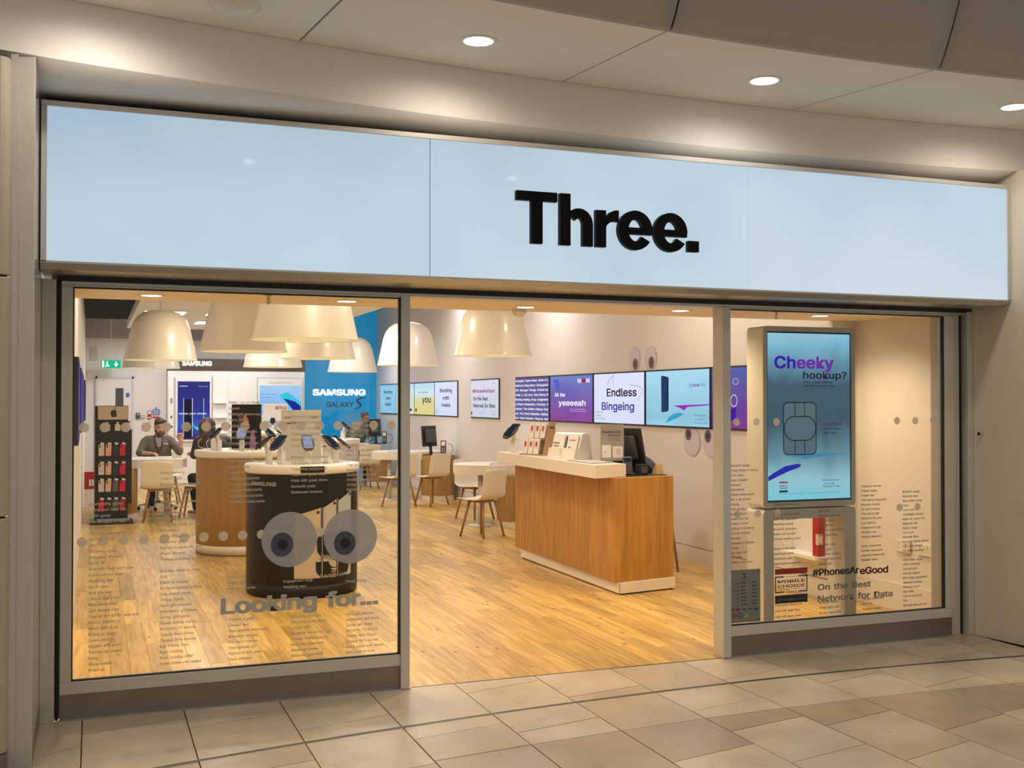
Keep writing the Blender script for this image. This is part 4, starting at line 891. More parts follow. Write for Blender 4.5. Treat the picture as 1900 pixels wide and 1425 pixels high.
m = MB(); m.text(f, 'hookup?', .290, .853, .068, w=.372, bold=.016); m.text(f, 'Make a date with the', .290, .822, .017, w=.25, bold=.01); m.text(f, 'Best Network for Data.', .290, .795, .017, w=.275, bold=.01)
m.text(f, '£20 a month', .462, .490, .017, w=.15, bold=.01); m.text(f, 'SIM only', .462, .462, .017, w=.105, bold=.01); m.text(f, 'On the Best', .458, .102, .013, w=.10, bold=.01); m.text(f, 'Network for Data', .458, .083, .013, w=.145, bold=.01)
m.text(f, 'Savings based on a 12 month SIM only plan and full price of each item. Subject to terms and availability.', .08, .042, .007, w=.52); m.build('dark_lettering', 't_black', ks)
m = MB(); m.text(f, '100GB', .462, .520, .032, w=.157, bold=.014); m.text(f, '#PhonesAreGood', .445, .128, .013, w=.15, bold=.01); m.build('violet_lettering', 't_indigo2', ks)
# sim card drawing
def outline(m, P, w, closed=True, d=.003):
    n = len(P)
    for i in range(n if closed else n-1):
        a = Vector(P[i]); b_ = Vector(P[(i+1) % n]); t_ = (b_-a)
        if t_.length < 1e-6: continue
        t_.normalize(); q = Vector((-t_.y, t_.x))*w/2; a = a-t_*w*.3; b_ = b_+t_*w*.3
        m.poly(f, [tuple(a+q), tuple(b_+q), tuple(b_-q), tuple(a-q)], d)
cxs, czs = .262, .500
MB().poly(f, rrect(.272, .365, .035, 6, cxs, czs), .0015).build('sim_card_face', 't_simface', ks)
m = MB(); outline(m, rrect(.272, .365, .035, 6, cxs, czs), .007); outline(m, rrect(.262, .168, .080, 7, cxs+.002, czs), .007)
for u, a, b_ in ((-.040, .084, .182), (.040, .084, .182), (-.040, -.182, -.084), (.040, -.182, -.084)): m.rect(f, cxs+u-.003, cxs+u+.003, czs+a, czs+b_, .003)
m.build('sim_card_drawing', 't_simline', ks)
MB().poly(f, [(.0, .165), (.05, .195), (.14, .238), (.24, .252), (.275, .245), (.26, .228), (.18, .205), (.08, .168), (0, .135)], .002).build('wave_blue', 't_deepblue', ks)
MB().poly(f, [(.16, .305), (.30, .322), (.69, .322), (.50, .306), (.36, .292), (.27, .282), (.29, .296)], .002).build('wave_teal', 't_teal_d', ks)
m = MB(); m.rect(f, .09, .16, .055, .068, .002); m.rect(f, .09, .16, .118, .121, .002); m.text(f, 'MOBILE', .092, .096, .010, w=.066, bold=.02); m.text(f, 'CHOICE', .092, .081, .010, w=.066, bold=.02); m.build('award_mark', 't_black', ks)
MB().rect(f, .09, .16, .122, .130, .0025).build('award_bar', 't_red', ks)

# ================================================================== BACK WALL: DOOR, SIGNS, PARTITION, SCREENS
fbk = fr_front(0, 16.0, 0)
dr = thing('door_1', None, None, (.45, 15.97, 0), kind='structure')
m = MB(); m.box(.055, .09, 15.95, 16.0, 0, 2.09); m.box(.70, .735, 15.95, 16.0, 0, 2.09); m.box(.055, .735, 15.95, 16.0, 2.05, 2.09); m.build('door_frame', 'grey_light', dr)
MB().box(.09, .70, 15.965, 16.0, 0, 2.05).build('door_leaf', 'shop_wall', dr); MB().box(.41, .55, 15.955, 15.966, 1.15, 1.87).build('vision_panel', 'darkp', dr, bev=.004)
MB().box(.60, .67, 15.93, 15.966, 1.22, 1.25).build('door_handle', 'darkp', dr)
m = MB().disc(fr_front(0, 15.965, 0), .625, 1.74, .036, .046, d=.002).build('round_door_notice', 'blueprint', dr)
t = thing('exit_sign', 'lit green emergency exit sign with running figure and down arrow', 'sign', (.32, 15.6, 2.24)); MB().box(.155, .49, 15.58, 15.62, 2.235, 2.385).build('sign_body', 'green', t)
f = fr_front(0, 15.58, 0); m = MB(); m.poly(f, [(.40, 2.36), (.42, 2.36), (.42, 2.31), (.45, 2.32), (.41, 2.255), (.37, 2.32), (.40, 2.31)]); m.rect(f, .17, .20, 2.25, 2.37); m.disc(f, .255, 2.352, .013); m.poly(f, [(.235, 2.335), (.265, 2.335), (.275, 2.30), (.30, 2.27), (.285, 2.258), (.26, 2.285), (.235, 2.255), (.215, 2.262), (.24, 2.29)]); m.build('running_figure', 't_white_hi', t)
t_ = MB().tube([(.32, 15.6, 2.385), (.32, 15.6, 3.55)], .006, 6).build('hanger', 'whitep', t)
def wallbit(name, lb, cat, x0, x1, z0, z1, mat, pr_=None, d=.02):
    t = thing(name, lb, cat, ((x0+x1)/2, 16-d, z0)); MB().box(x0, x1, 16-d, 16.0, z0, z1).build('board', mat, t, bev=.003)
    if pr_:
        m = MB(); pr_(m, fr_front(0, 16-d, 0)); m.build('print', 'paper', t)
wallbit('keypad', 'black keypad on the back wall right of the door', 'keypad', .775, .845, 1.29, 1.40, 'darkp', lambda m, f: m.rect(f, .80, .82, 1.36, 1.385), .04)
wallbit('wall_switch', 'small grey switch beside the black keypad', 'switch', .862, .938, 1.295, 1.355, 'greyp', lambda m, f: m.rect(f, .88, .92, 1.31, 1.34), .03)
wallbit('fire_notice', 'narrow red fire notice on the back wall', 'notice', .985, 1.055, 1.28, 1.44, 'red', lambda m, f: [m.rect(f, .995, 1.045, 1.38, 1.43), m.rect(f, .995, 1.045, 1.30, 1.32)])
wallbit('blue_notice', 'blue notice with white writing above a red strip on the back wall', 'notice', 1.075, 1.205, 1.365, 1.465, 'blueprint', lambda m, f: [m.rect(f, 1.09, 1.19, 1.375+k*.022, 1.383+k*.022) for k in range(4)])
wallbit('red_strip_notice', 'red strip notice under the blue notice', 'notice', 1.075, 1.205, 1.305, 1.330, 'red')
wallbit('small_notice', 'small red and white notice under the fire notice', 'notice', .99, 1.05, 1.17, 1.235, 'paper_pk', lambda m, f: m.rect(f, 1.0, 1.04, 1.18, 1.2))
wallbit('wall_poster', 'small brown poster high on the back wall above the exit sign', 'poster', -.04, .085, 2.38, 2.64, 'lil')
MB().disc(fr_front(0, 15.98, 0), 1.14, 1.495, .016, d=.002).build('blue_dot_notice', 'blueprint', bpy.data.objects.get('blue_notice'))
# partition with display bays
pt = MB().box(1.335, 3.92, 15.72, 16.0, 0, 2.20).build('partition', 'white', kind='structure')
fpt = fr_front(0, 15.72, 0)
tw = thing('display_tower', 'tall white display tower left of the Unbox your phone screen', 'display stand', (1.40, 15.70, 0)); MB().box(1.345, 1.44, 15.66, 15.72, .6, 2.10).build('tower', 'white', tw); m = MB(); ft = fr_front(0, 15.66, 0)
m.rect(ft, 1.375, 1.42, 1.58, 1.68); m.build('grey_window', 'greyp', tw); m = MB(); m.rect(ft, 1.385, 1.41, 1.30, 1.35); m.rect(ft, 1.37, 1.42, 1.12, 1.16); m.build('port', 'blackp', tw)
t = thing('display_screen', 'tall blue screen on the back partition reading Unbox your phone', 'screen', (1.81, 15.7, .9)); MB().box(1.475, 2.135, 15.66, 15.719, .86, 2.08).build('bezel', 'white', t, bev=.004); MB().box(1.512, 2.10, 15.652, 15.66, .90, 2.0).build('display', 's_royal', t)
f = fr_front(0, 15.652, 0); m = MB(); m.text(f, 'Unbox your phone', 1.535, 1.372, .052, w=.50, bold=.01); m.text(f, 'SAMSUNG', 1.54, 1.90, .026, w=.15, bold=.02); m.text(f, 'Galaxy S8 | S8+', 2.07, 1.90, .022, al='r', w=.18); m.build('lettering', 't_white', t)
m = MB(); m.rect(f, 1.625, 1.775, .92, 1.66); m.build('dark_phone', 't_black', t); m = MB()
for q in ((1.617, 1.625), (1.775, 1.785), (1.985, 1.992)): m.rect(f, *q, .95, 1.68)
m.build('glowing_edge', 't_white', t); m = MB(); m.onf(f, [(1.79+.19*k/10, 1.22-.09*math.sin(PI*k/10)**.7) for k in range(11)]+[(1.98-.19*k/10, 1.20-.13*math.sin(PI*k/10)**.7) for k in range(11)], [tuple(range(22))]); m.build('planet_glow', 't_cyan', t)
sh = thing('display_bay', 'white panelled display bay right of the blue partition screen', 'display stand', (2.3, 15.7, 0))
m = MB()
for a, b_ in ((2.16, 2.42),): m.box(a, b_, 15.68, 15.72, .6, 2.12)
m.build('bay_panel', 'white', sh); m = MB()
for z in (1.30, 1.58, 1.0): m.box(2.165, 2.42, 15.60, 15.68, z, z+.02)
m.build('bay_shelf', 'white', sh)
t = thing('display_screen', 'wide light blue screen showing a tablet on the back partition', 'screen', (3.44, 15.7, 1.3)); MB().box(3.0, 3.88, 15.68, 15.719, 1.30, 2.08).build('frame', 'greyp', t); MB().box(3.01, 3.87, 15.672, 15.68, 1.30, 2.07).build('board', 'white', t); MB().box(3.04, 3.85, 15.664, 15.672, 1.36, 1.93).build('display', 's_tablet', t)
f = fr_front(0, 15.664, 0); MB().text(f, 'Samsung Smart Home', 3.44, 1.975, .035, al='c', w=.42).build('heading', 'ink_grey', t)
m = MB(); m.text(f, 'More everything', 3.06, 1.75, .032, w=.30); m.text(f, 'every day', 3.06, 1.69, .032, w=.18); m.text(f, 'SAMSUNG', 3.06, 1.89, .018); m.text(f, 'Galaxy Tab 4', 3.80, 1.89, .018, al='r'); m.build('lettering', 't_deep', t)
MB().poly(f, [(3.42, 1.74), (3.58, 1.80), (3.84, 1.60), (3.84, 1.40), (3.72, 1.38)]).build('tablet_picture', 't_cyan', t); MB().poly(f, [(3.50, 1.68), (3.72, 1.62), (3.84, 1.52), (3.84, 1.40), (3.74, 1.385)], .003).build('tablet_shadow', 't_deep', t)
t = thing('back_fascia', 'brown glazed fascia strip with white letters above the back partition', 'sign', (2.5, 16.1, 2.2)); MB().box(1.335, 4.0, 16.10, 16.14, 2.20, 2.45).build('fascia_board', 'brownglass', t); MB().text(fr_front(0, 16.10, 0), 'SAMSUNG', 1.62, 2.315, .12, w=.56, bold=.04, d=.02).build('lit_lettering', 't_white_hi', t)

# ================================================================== SERVICE COUNTER
ct = thing('service_counter', 'oak service counter with thick white top and white plinth near the doorway', 'counter', (4.45, 3.5, 0))
body = [(4.138, 2.29), (4.765, 2.41), (4.80, 4.76), (4.180, 4.76)]
ins = [(4.165, 2.262), (4.762, 2.372), (4.78, 4.66), (4.188, 4.62)]
MB().prism(ins, .012, .102).build('plinth', 'solid', ct, bev=.002)
MB().prism([(4.185, 2.29), (4.74, 2.39), (4.76, 4.6), (4.20, 4.6)], 0, .013).build('shadow_gap', 'black', ct)
MB().prism(body, .103, .984).build('oak_body', 'wood', ct, bev=.002)
MB().prism([(3.965, 2.31), (4.305, 2.415), (4.345, 4.93), (4.035, 4.93)], .985, 1.098).build('white_top', 'solid', ct, bev=.003)
MB().box(4.165, 4.170, 2.2615, 2.264, .012, .102).build('plinth_joint', 'joint', ct)
MB().prism([(4.31, 2.43), (4.755, 2.50), (4.785, 4.70), (4.35, 4.70)], .9845, .990).build('work_surface', 'blackp', ct)

def M4(loc, rz=0, rx=0, ry=0): return Matrix.Translation(loc) @ Matrix.Rotation(rz, 4, 'Z') @ Matrix.Rotation(ry, 4, 'Y') @ Matrix.Rotation(rx, 4, 'X')
def frm(mt): return (mt @ Vector((0, 0, 0)), (mt.to_3x3() @ Vector((1, 0, 0))), (mt.to_3x3() @ Vector((0, 0, 1))), (mt.to_3x3() @ Vector((0, -1, 0))))
# phone on a display stand
def make_phone(name='display_phone', slab='blackp', scr='t_lav'):
    """local: stand at origin, screen faces -Y and up; height of centre .16"""
    t = thing(name, None, 'phone', (0, 0, 0))
    mt = M4((0, -.015, .165), 0, math.radians(-52))
    o = MB(); P = rrect(.076, .158, .010, 3); n = len(P)
    V = [mt @ Vector((p[0], d, p[1])) for d in (-.0045, .0045) for p in P]
    o.add(V, [tuple(range(n)), tuple(range(2*n-1, n-1, -1))]+[((i+1) % n, i, n+i, n+(i+1) % n) for i in range(n)]); o.build('phone_body', slab, t)
    f = frm(mt); MB().poly((f[0]-f[1]*0, f[1], f[2], f[3]), rrect(.068, .140, .006, 3), .0050).build('phone_screen', scr, t)
    m = MB(); m.box(-.022, .022, .0, .045, 0, .10); m.tube([(0, .02, .09), (0, .0, .150)], [.016, .020], 8); m.build('stand_post', 'whitep', t, bev=.003)
    m = MB(); m.slab(f, -.046, -.036, -.045, .03, -.008, .007); m.slab(f, .036, .046, -.045, .03, -.008, .007); m.slab(f, -.02, .02, -.088, -.076, -.008, .009); m.build('clamp', 'darkp', t)
    pts = [(f[0]+f[2]*-.08)+Vector((0, -.006, -.004))]; e = pts[0]
    MB().tube([e, e+Vector((.015, -.035, -.03)), e+Vector((.02, -.03, -.08)), Vector((.02, -.01, .006))], .0025, 5).build('cable', 'whitep', t)
    return t
PH = [make_phone(), make_phone(scr='t_phone_dark'), make_phone(slab='whitep', scr='t_phone_dark')]
used = [False]*3
def put_phone(k, loc, rot, label, group, s=1.0):
    if used[k]: o = dup(PH[k], loc, rot)
    else: o = PH[k]; place(o, loc, rot); used[k] = True
    o.scale = (s, s, s); o['label'] = label; o['group'] = group; return o

# ---- things on the counter
put_phone(1, (4.10, 4.62, 1.098), math.radians(-62), 'dark phone on a tilted white stand at the far end of the oak counter', 'display phones', 1.4)
def leaflet(name, lb, cat, loc, rz, rx, w, h, d, mat, printers, group=None):
    t = thing(name, lb, cat, loc, group); mt = M4(loc, rz, rx); f = frm(mt)
    MB().box(-w/2, w/2, -d/2, d/2, 0, h, mt).build('card', mat, t)
    f2 = (f[0]+f[3]*d/2, f[1], f[2], f[3])
    for nm, mm, fn in printers: m = MB(); fn(m, f2); m.build(nm, mm, t)
    return t
rk = math.radians(-70)     # the racks face the doorway side
rack = thing('leaflet_rack', 'brown card rack of boxed leaflets on the counter', 'rack', (4.13, 4.22, 1.098))
mt = M4((4.17, 4.10, 1.098), rk)
m = MB(); m.box(-.17, .17, -.10, .085, 0, .012, mt); m.box(-.17, .17, .07, .082, 0, .30, mt)
m.add([mt @ Vector(p) for p in [(.165, -.09, .01), (.165, .08, .01), (.165, .08, .335), (.165, .0, .335), (.172, -.09, .01), (.172, .08, .01), (.172, .08, .335), (.172, .0, .335)]], [(0, 3, 2, 1), (4, 5, 6, 7), (0, 4, 7, 3), (3, 7, 6, 2), (1, 2, 6, 5), (0, 1, 5, 4)])
m.box(-.17, .17, .0, .01, .15, .16, mt); m.build('rack_body', 'card', rack)
m = MB(); mh = M4((4.17, 4.10, 1.098), rk); fh = frm(mh @ Matrix.Translation((.172, .04, .27)) @ Matrix.Rotation(PI/2, 4, 'Z')); m.text(fh, 'rict', -.035, -.0, .028, w=.06, bold=.02, d=.002); m.build('rack_lettering', 'ink', rack)
for r in range(2):
    for c in range(3):
        loc = mt @ Vector((-.095+.082*c-.015*(1-r), -.075+.075*r, .013+.155*r)); dx = 'lower upper'.split()[r]
        leaflet('boxed_leaflet', '%s %s white boxed item with a red picture in the brown card rack' % (dx, ('left', 'middle', 'right')[c]), 'box', loc, rk, math.radians(-10), .068, .155, .018, 'paper', [('red_picture', 'paper_pk', lambda m, f: m.rect(f, -.022, .022, .06, .13, .001)), ('red_figure', 'red', lambda m, f: m.rect(f, -.012, .012, .075, .12, .002))], 'boxed items in the brown card rack')
mt = M4((4.185, 3.33, 1.098), rk); hol = thing('leaflet_holder', 'white moulded leaflet holder with sloping front on the counter', 'holder', (4.185, 3.33, 1.098))
prof = [(-.10, 0), (.11, 0), (.075, .225), (.05, .245), (.0, .245), (-.025, .235)]
V = [mt @ Vector((x, p[0], p[1])) for x in (-.185, .185) for p in prof]; n = len(prof)
MB().add(V, [tuple(range(n-1, -1, -1)), tuple(range(n, 2*n))]+[(i, (i+1) % n, n+(i+1) % n, n+i) for i in range(n)]).build('holder_body', 'whitep', hol, bev=.006)
m = MB(); m.add([mt @ Vector(p) for p in [(-.18, -.135, 0), (.18, -.135, 0), (.18, -.105, .105), (-.18, -.105, .105), (-.18, -.10, 0), (.18, -.10, 0), (.18, -.08, .105), (-.18, -.08, .105)]], [(0, 1, 2, 3), (7, 6, 5, 4), (3, 2, 6, 7), (0, 4, 5, 1), (0, 3, 7, 4), (1, 5, 6, 2)]); m.box(-.004, .004, -.138, -.10, 0, .10, mt); m.build('front_pocket', 'whitep', hol)
for c, (lb, prt) in enumerate((('white leaflet with black heading in the left pocket of the holder', [('lettering', 'ink', lambda m, f: [m.text(f, 'Choose', -.066, .115, .022, w=.085, bold=.01), m.text(f, 'Three', -.055, .085, .022, w=.07, bold=.01)])]), ('white leaflet about benefits with phone pictures in the holder', [('lettering', 'ink_red', lambda m, f: m.text(f, 'benefits', -.03, .145, .020, w=.08, bold=.01)), ('phone_pictures', 'blueprint', lambda m, f: [m.rect(f, -.03, -.008, .03, .09), m.rect(f, .0, .025, .025, .08)]), ('side_band', 'ink', lambda m, f: m.rect(f, -.075, -.058, .0, .19))]))):
    leaflet('leaflet', lb, 'leaflet', mt @ Vector((-.088+.176*c, -.098, .03)), rk, math.radians(-15), .155, .20, .006, 'paper', prt, 'leaflets in the white holder')
t = thing('counter_mat', 'flat white leaflet on a grey tray lying on the counter', 'leaflet', (4.16, 2.85, 1.098)); MB().prism([(4.02, 2.52), (4.28, 2.60), (4.28, 3.06), (4.02, 3.05)], 1.098, 1.104).build('tray', 'greyp', t); MB().prism([(4.05, 2.58), (4.25, 2.64), (4.25, 2.98), (4.05, 2.98)], 1.1041, 1.106).build('leaflet_sheet', 'paper', t); m = MB(); fz = (V_((4.15, 2.8, 1.1062)), V_((1, 0, 0)), V_((0, 1, 0)), V_((0, 0, 1))); [m.rect(fz, -.07, .07, -.1+k*.05, -.09+k*.05, .0005) for k in range(5)]; m.build('sheet_print', 'ink_purple', t)
# PayAsYouGo stand
pg = thing('acrylic_sign_stand', 'clear acrylic sign with a purple word Rewards on the counter', 'sign', (4.36, 2.95, 1.098))
mt = M4((4.37, 2.82, 1.098), math.radians(-24), math.radians(-3)); f = frm(mt)
MB().box(-.105, .105, -.003, .003, .0, .33, mt).build('acrylic_sheet', 'paper', pg); MB().box(-.108, .108, -.006, .006, -.0, .335, mt).build('acrylic_cover', 'acrylic', pg)
m = MB(); m.text(f, 'PayAsYouGo', -.085, .255, .024, w=.165, d=.007, bold=.01); m.build('lettering_dark', 'ink', pg); m = MB(); m.text(f, 'Rewards', -.035, .225, .024, w=.115, d=.007, bold=.01); m.build('lettering_purple', 'ink_purple', pg)
m = MB(); [m.rect(f, -.035, .06+.004*k, .210-k*.010, .213-k*.010, .007) for k in range(4)]; m.disc(f, .0, .285, .045, .03, d=.007, ri=.96); m.rect(f, -.07, -.055, .08, .09, .009); m.build('small_print', 'ink_grey', pg)
m = MB(); m.rect(f, -.09, -.01, .03, .145, .008); m.rect(f, .005, .095, .03, .135, .008); m.build('pocket_leaflet', 'white', pg); MB().disc(f, .055, .09, .022, .028, d=.009, n=12).build('leaflet_picture', 'paper_pk', pg)
MB().box(-.10, .10, -.03, .05, 0, .004, mt).build('foot', 'acrylic', pg)
# till monitor
mon = thing('till_monitor', 'black till monitor leaning back behind the acrylic sign', 'monitor', (4.62, 2.85, .99))
mt = M4((4.60, 2.92, 1.045), math.radians(-66), math.radians(15))
MB().box(-.19, .19, -.012, .018, .0, .36, mt).build('screen_housing', 'blackp', mon, bev=.006); MB().box(-.14, .14, -.055, -.012, .08, .30, mt).build('rear_housing', 'darkp', mon, bev=.012); MB().box(-.18, .18, .018, .020, .045, .34, mt).build('monitor_glass', 'black', mon)
m = MB(); m.tube([mt @ Vector((0, -.04, .15)), Vector((4.58, 2.92, 1.06)), Vector((4.56, 2.92, .996))], [.022, .028, .03], 10); m.box(4.47, 4.66, 2.83, 3.03, .99, 1.002); m.build('monitor_foot', 'blackp', mon)
def cardmachine(loc, rz, lb, grp=None):
    t = thing('card_machine', lb, 'card machine', loc); mt = M4(loc, rz, math.radians(-32))
    MB().box(-.042, .042, -.02, .02, .0, .17, mt).build('machine_body', 'blackp', t, bev=.008); f = frm(mt); m = MB()
    for r in range(4):
        for c in range(3): m.slab(f, -.03+.021*c, -.015+.021*c, .022+.018*r, .034+.018*r, .018, .024)
    m.build('key', 'darkp', t); MB().slab(f, -.03, .03, .115, .155, .0195, .022) .build('machine_display', 't_phone_dark', t); MB().slab(f, -.028, -.012, .008, .016, .018, .025).build('red_key', 'red', t)
    MB().box(-.06, .06, -.05, .06, 0, .014, M4(loc, rz)).build('cradle', 'blackp', t, bev=.004)
    MB().tube([Vector(loc)+Vector((.0, .03, .01)), Vector(loc)+Vector((.05, .09, .03)), Vector(loc)+Vector((.03, .16, .005))], .004, 6).build('cable', 'blackp', t)
cardmachine((4.42, 2.60, .992), math.radians(-20), 'black card machine in a cradle in front of the till monitor')
t = thing('phone_tray', 'black box of small white-printed slips beside the card machine', 'box', (4.56, 2.60, .99)); MB().box(4.52, 4.60, 2.56, 2.66, .992, 1.08).build('box_body', 'blackp', t, bev=.004); f = fr_front(0, 2.56, 0); m = MB(); [m.rect(f, 4.53, 4.585, 1.01+k*.014, 1.014+k*.014) for k in range(4)]; m.build('slip_print', 'greyp', t)
t = thing('curved_console', 'black curved console cover behind the till', 'console', (4.68, 3.1, .99)); m = MB(); P = [(-.26+.52*k/14, .11*math.sin(PI*k/14)**.8) for k in range(15)]; mt = M4((4.69, 2.95, .99), math.radians(-72)); V = [mt @ Vector((p[0], y, p[1]*1.35+.002)) for y in (-.05, .05) for p in P]; n = 15
m.add(V, [tuple(range(n)), tuple(range(2*n-1, n-1, -1))]+[(i+1, i, n+i, n+i+1) for i in range(n-1)]+[(0, n-1, 2*n-1, n)]); m.build('cover', 'blackp', t, bev=.003); m = MB(); m.tube([mt @ Vector((-.02, -.056, .03)), mt @ Vector((.03, -.056, .12))], .003, 6); m.build('edge_light', 'greyp', t)
t = thing('wooden_block', 'small folded oak card holder at the back corner of the counter', 'holder', (4.73, 2.60, .99)); m = MB(); m.add([(4.685, 2.57, .99), (4.765, 2.585, .99), (4.755, 2.60, 1.075), (4.695, 2.59, 1.075), (4.685, 2.66, .99), (4.765, 2.67, .99), (4.755, 2.63, 1.075), (4.695, 2.62, 1.075)], [(0, 1, 2, 3), (7, 6, 5, 4), (3, 2, 6, 7), (0, 3, 7, 4), (1, 5, 6, 2), (0, 4, 5, 1)]); m.build('block', 'ply', t); MB().rect((V_((4.68, 2.575, .99)), V_((.98, .18, 0)), V_((0, .2, .98)), V_((.18, -.96, .2))), .03, .055, .0, .07, .001).build('dark_slot', 'leg', t)
st_ = thing('bar_stool', 'dark wooden stool standing behind the oak counter', 'stool', (5.1, 3.35, 0)); MB().lathe([(.0005, .70), (.17, .70), (.18, .715), (.17, .73), (.0005, .73)], 20, (5.1, 3.4, 0)).build('seat', 'leg', st_)
for sx, sy in ((-1, -1), (1, -1), (-1, 1), (1, 1)): MB().tube([(5.1+sx*.10, 3.4+sy*.10, .70), (5.1+sx*.17, 3.4+sy*.17, 0)], [.016, .012], 8).build('leg', 'leg', st_)

# ================================================================== ROUND DISPLAY TABLES
def round_table(x, y, r, label, wrap, panels=True, zt=1.105, base='solid'):
    t = thing('display_table', label, 'display table', (x, y, 0), 'round display tables')
    c = (x, y, 0)
    MB().lathe([(.0005, zt-.075), (r, zt-.075), (r+.012, zt-.06), (r+.014, zt-.01), (r+.006, zt), (.0005, zt)], 64, c).build('white_top', 'white', t)
    MB().lathe([(r-.012, .09), (r-.004, .105), (r-.004, zt-.077)], 64, c).build('drum', wrap, t)
    if base: MB().lathe([(.0005, 0), (r-.03, 0), (r-.03, .012), (r-.006, .014), (r-.004, .104), (r-.02, .106)], 64, c).build('plinth', base, t)
    return t
t1 = round_table(1.71, 3.49, .478, 'round table wrapped in black with large phone pictures, behind the big eye stickers', 'drum', base='drum')
def on_cyl(m, cx, cy, R, P, F, d=.002):
    """wrap flat shape (arc length u, height v) round the drum; u = 0 faces the camera"""
    a0 = math.radians(-90-10.5)
    m.add([(cx+(R+d)*math.cos(a0+p[0]/R), cy+(R+d)*math.sin(a0+p[0]/R), p[1]) for p in P], F)
def cyl_quad(m, c, R, P4, d, n=10):
    """quad given by left edge (bottom, top) and right edge; subdivided along u"""
    (u0, b0, tp0), (u1, b1, tp1) = P4; P = []; 
    for k in range(n+1):
        s = k/n; P += [(u0+(u1-u0)*s, b0+(b1-b0)*s), (u0+(u1-u0)*s, tp0+(tp1-tp0)*s)]
    on_cyl(m, c[0], c[1], R, P, [(2*i, 2*i+2, 2*i+3, 2*i+1) for i in range(n)], d)
cc = (1.71, 3.49); RR = .474
def cyl_text(m, s, u, z, h, w, d=.004, bold=0):
    tmp = MB(); fr = (V_((0, 0, 0)), V_((1, 0, 0)), V_((0, 1, 0)), V_((0, 0, 1))); tmp.text(fr, s, u, z, h, w=w, d=0, bold=bold)
    on_cyl(m, cc[0], cc[1], RR, [(p[0], p[1]) for p in tmp.v], tmp.f, d)
m = MB(); cyl_text(m, 'SAMSUNG', -.50, .935, .042, .285, bold=.03); m.build('wrap_lettering', 'lettergrey', t1)
m = MB(); cyl_quad(m, cc, RR, ((.32, .17, .80), (.50, .17, .885)), .0022); m.build('phone_print_rear', 'cardblue', t1)
m = MB(); cyl_quad(m, cc, RR, ((.17, .17, .745), (.31, .17, .82)), .0026); m.build('phone_print_middle', 'cardpale', t1)
m = MB(); cyl_quad(m, cc, RR, ((-.06, .17, .69), (.165, .17, .755)), .0030); m.build('phone_print_front', 'cardtan', t1)
m = MB()
for u, a, b_ in ((.160, .16, .762), (.305, .16, .83), (.492, .16, .895)): cyl_quad(m, cc, RR, ((u, a, b_), (u+.020, a, b_+.004)), .0045, 2)
for u0, u1, a, b_ in ((-.06, .17, .69, .757), (.17, .315, .745, .822), (.32, .50, .80, .887)): cyl_quad(m, cc, RR, ((u0, a, a+.012), (u1, b_, b_+.012)), .0044)
for u, z in ((.135, .715), (.285, .783), (.470, .850)):
    on_cyl(m, *cc, RR, [(u+.011*math.cos(k*PI/6), z+.013*math.sin(k*PI/6)) for k in range(12)], [tuple(range(12))], .0048)
cyl_text(m, 'S', .115, .185, .50, .34, d=.0040, bold=.045)
m.build('big_figure_print', 'drum', t1)
m = MB(); [cyl_quad(m, cc, RR, ((u, .17, b_), (u+.006, .17, b_)), .0066, 1) for u, b_ in ((.167, .755), (.312, .824))]; m.build('phone_edge_print', 'chrome', t1)
t2 = round_table(1.57, 6.25, .52, 'round oak-sided display table behind the black one', 'wood_dark')
t3 = round_table(2.95, 13.3, .55, 'furthest round oak-sided display table near the back partition', 'wood')
t4 = round_table(3.02, 9.25, .50, 'round display table with lilac-white sides behind the black one', 'lil')
for nm, c, r in (('t2', (1.57, 6.25), .52),): 
    f = None
def ring_phones(c, r, angs, zt, names, grp):
    for a, k, nm in angs:
        rot = math.radians(a)-math.radians(10.5)
        # local screen faces -Y; rotate so that it faces outward
        x = c[0]+r*math.sin(rot)*1.0; y = c[1]-r*math.cos(rot)
        put_phone(k, (x, y, zt), rot, nm, grp, 1.13)
G3 = 'phones on stands on the black round table'
ring_phones((1.71, 3.49), .32, [(8, 0, 'phone with a lavender screen facing the window on the black table'), (-36, 1, 'dark phone left of the lavender-screen phone on the black table'), (-72, 1, 'leftmost phone, seen nearly edge-on, on the black table'), (46, 1, 'dark phone right of the lavender-screen phone on the black table'), (82, 1, 'rightmost phone, seen edge-on, on the black table'), (150, 2, 'white-backed phone at the back right of the black table'), (205, 2, 'white-backed phone at the back left of the black table')], 1.105, None, G3)
G4 = 'phones on stands on the oak round table'
ring_phones((1.57, 6.25), .36, [(-2, 0, 'small bright phone facing the window on the oak round table'), (-52, 1, 'dark phone leaning left on the oak round table'), (-85, 1, 'leftmost dark phone on the oak round table'), (48, 2, 'white phone leaning right on the oak round table'), (85, 2, 'rightmost white phone on the oak round table')], 1.105, None, G4)
ring_phones((3.02, 9.25), .34, [(-20, 2, 'phone on the lilac table, left of its table sign'), (60, 1, 'dark phone curving right on the lilac table')], 1.105, None, 'phones on stands on the lilac round table')
ring_phones((2.95, 13.3), .38, [(-50, 2, 'phone on the left of the furthest round table'), (0, 2, 'phone at the front of the furthest round table'), (45, 2, 'phone on the right of the furthest round table')], 1.105, None, 'phones on stands on the furthest round table')
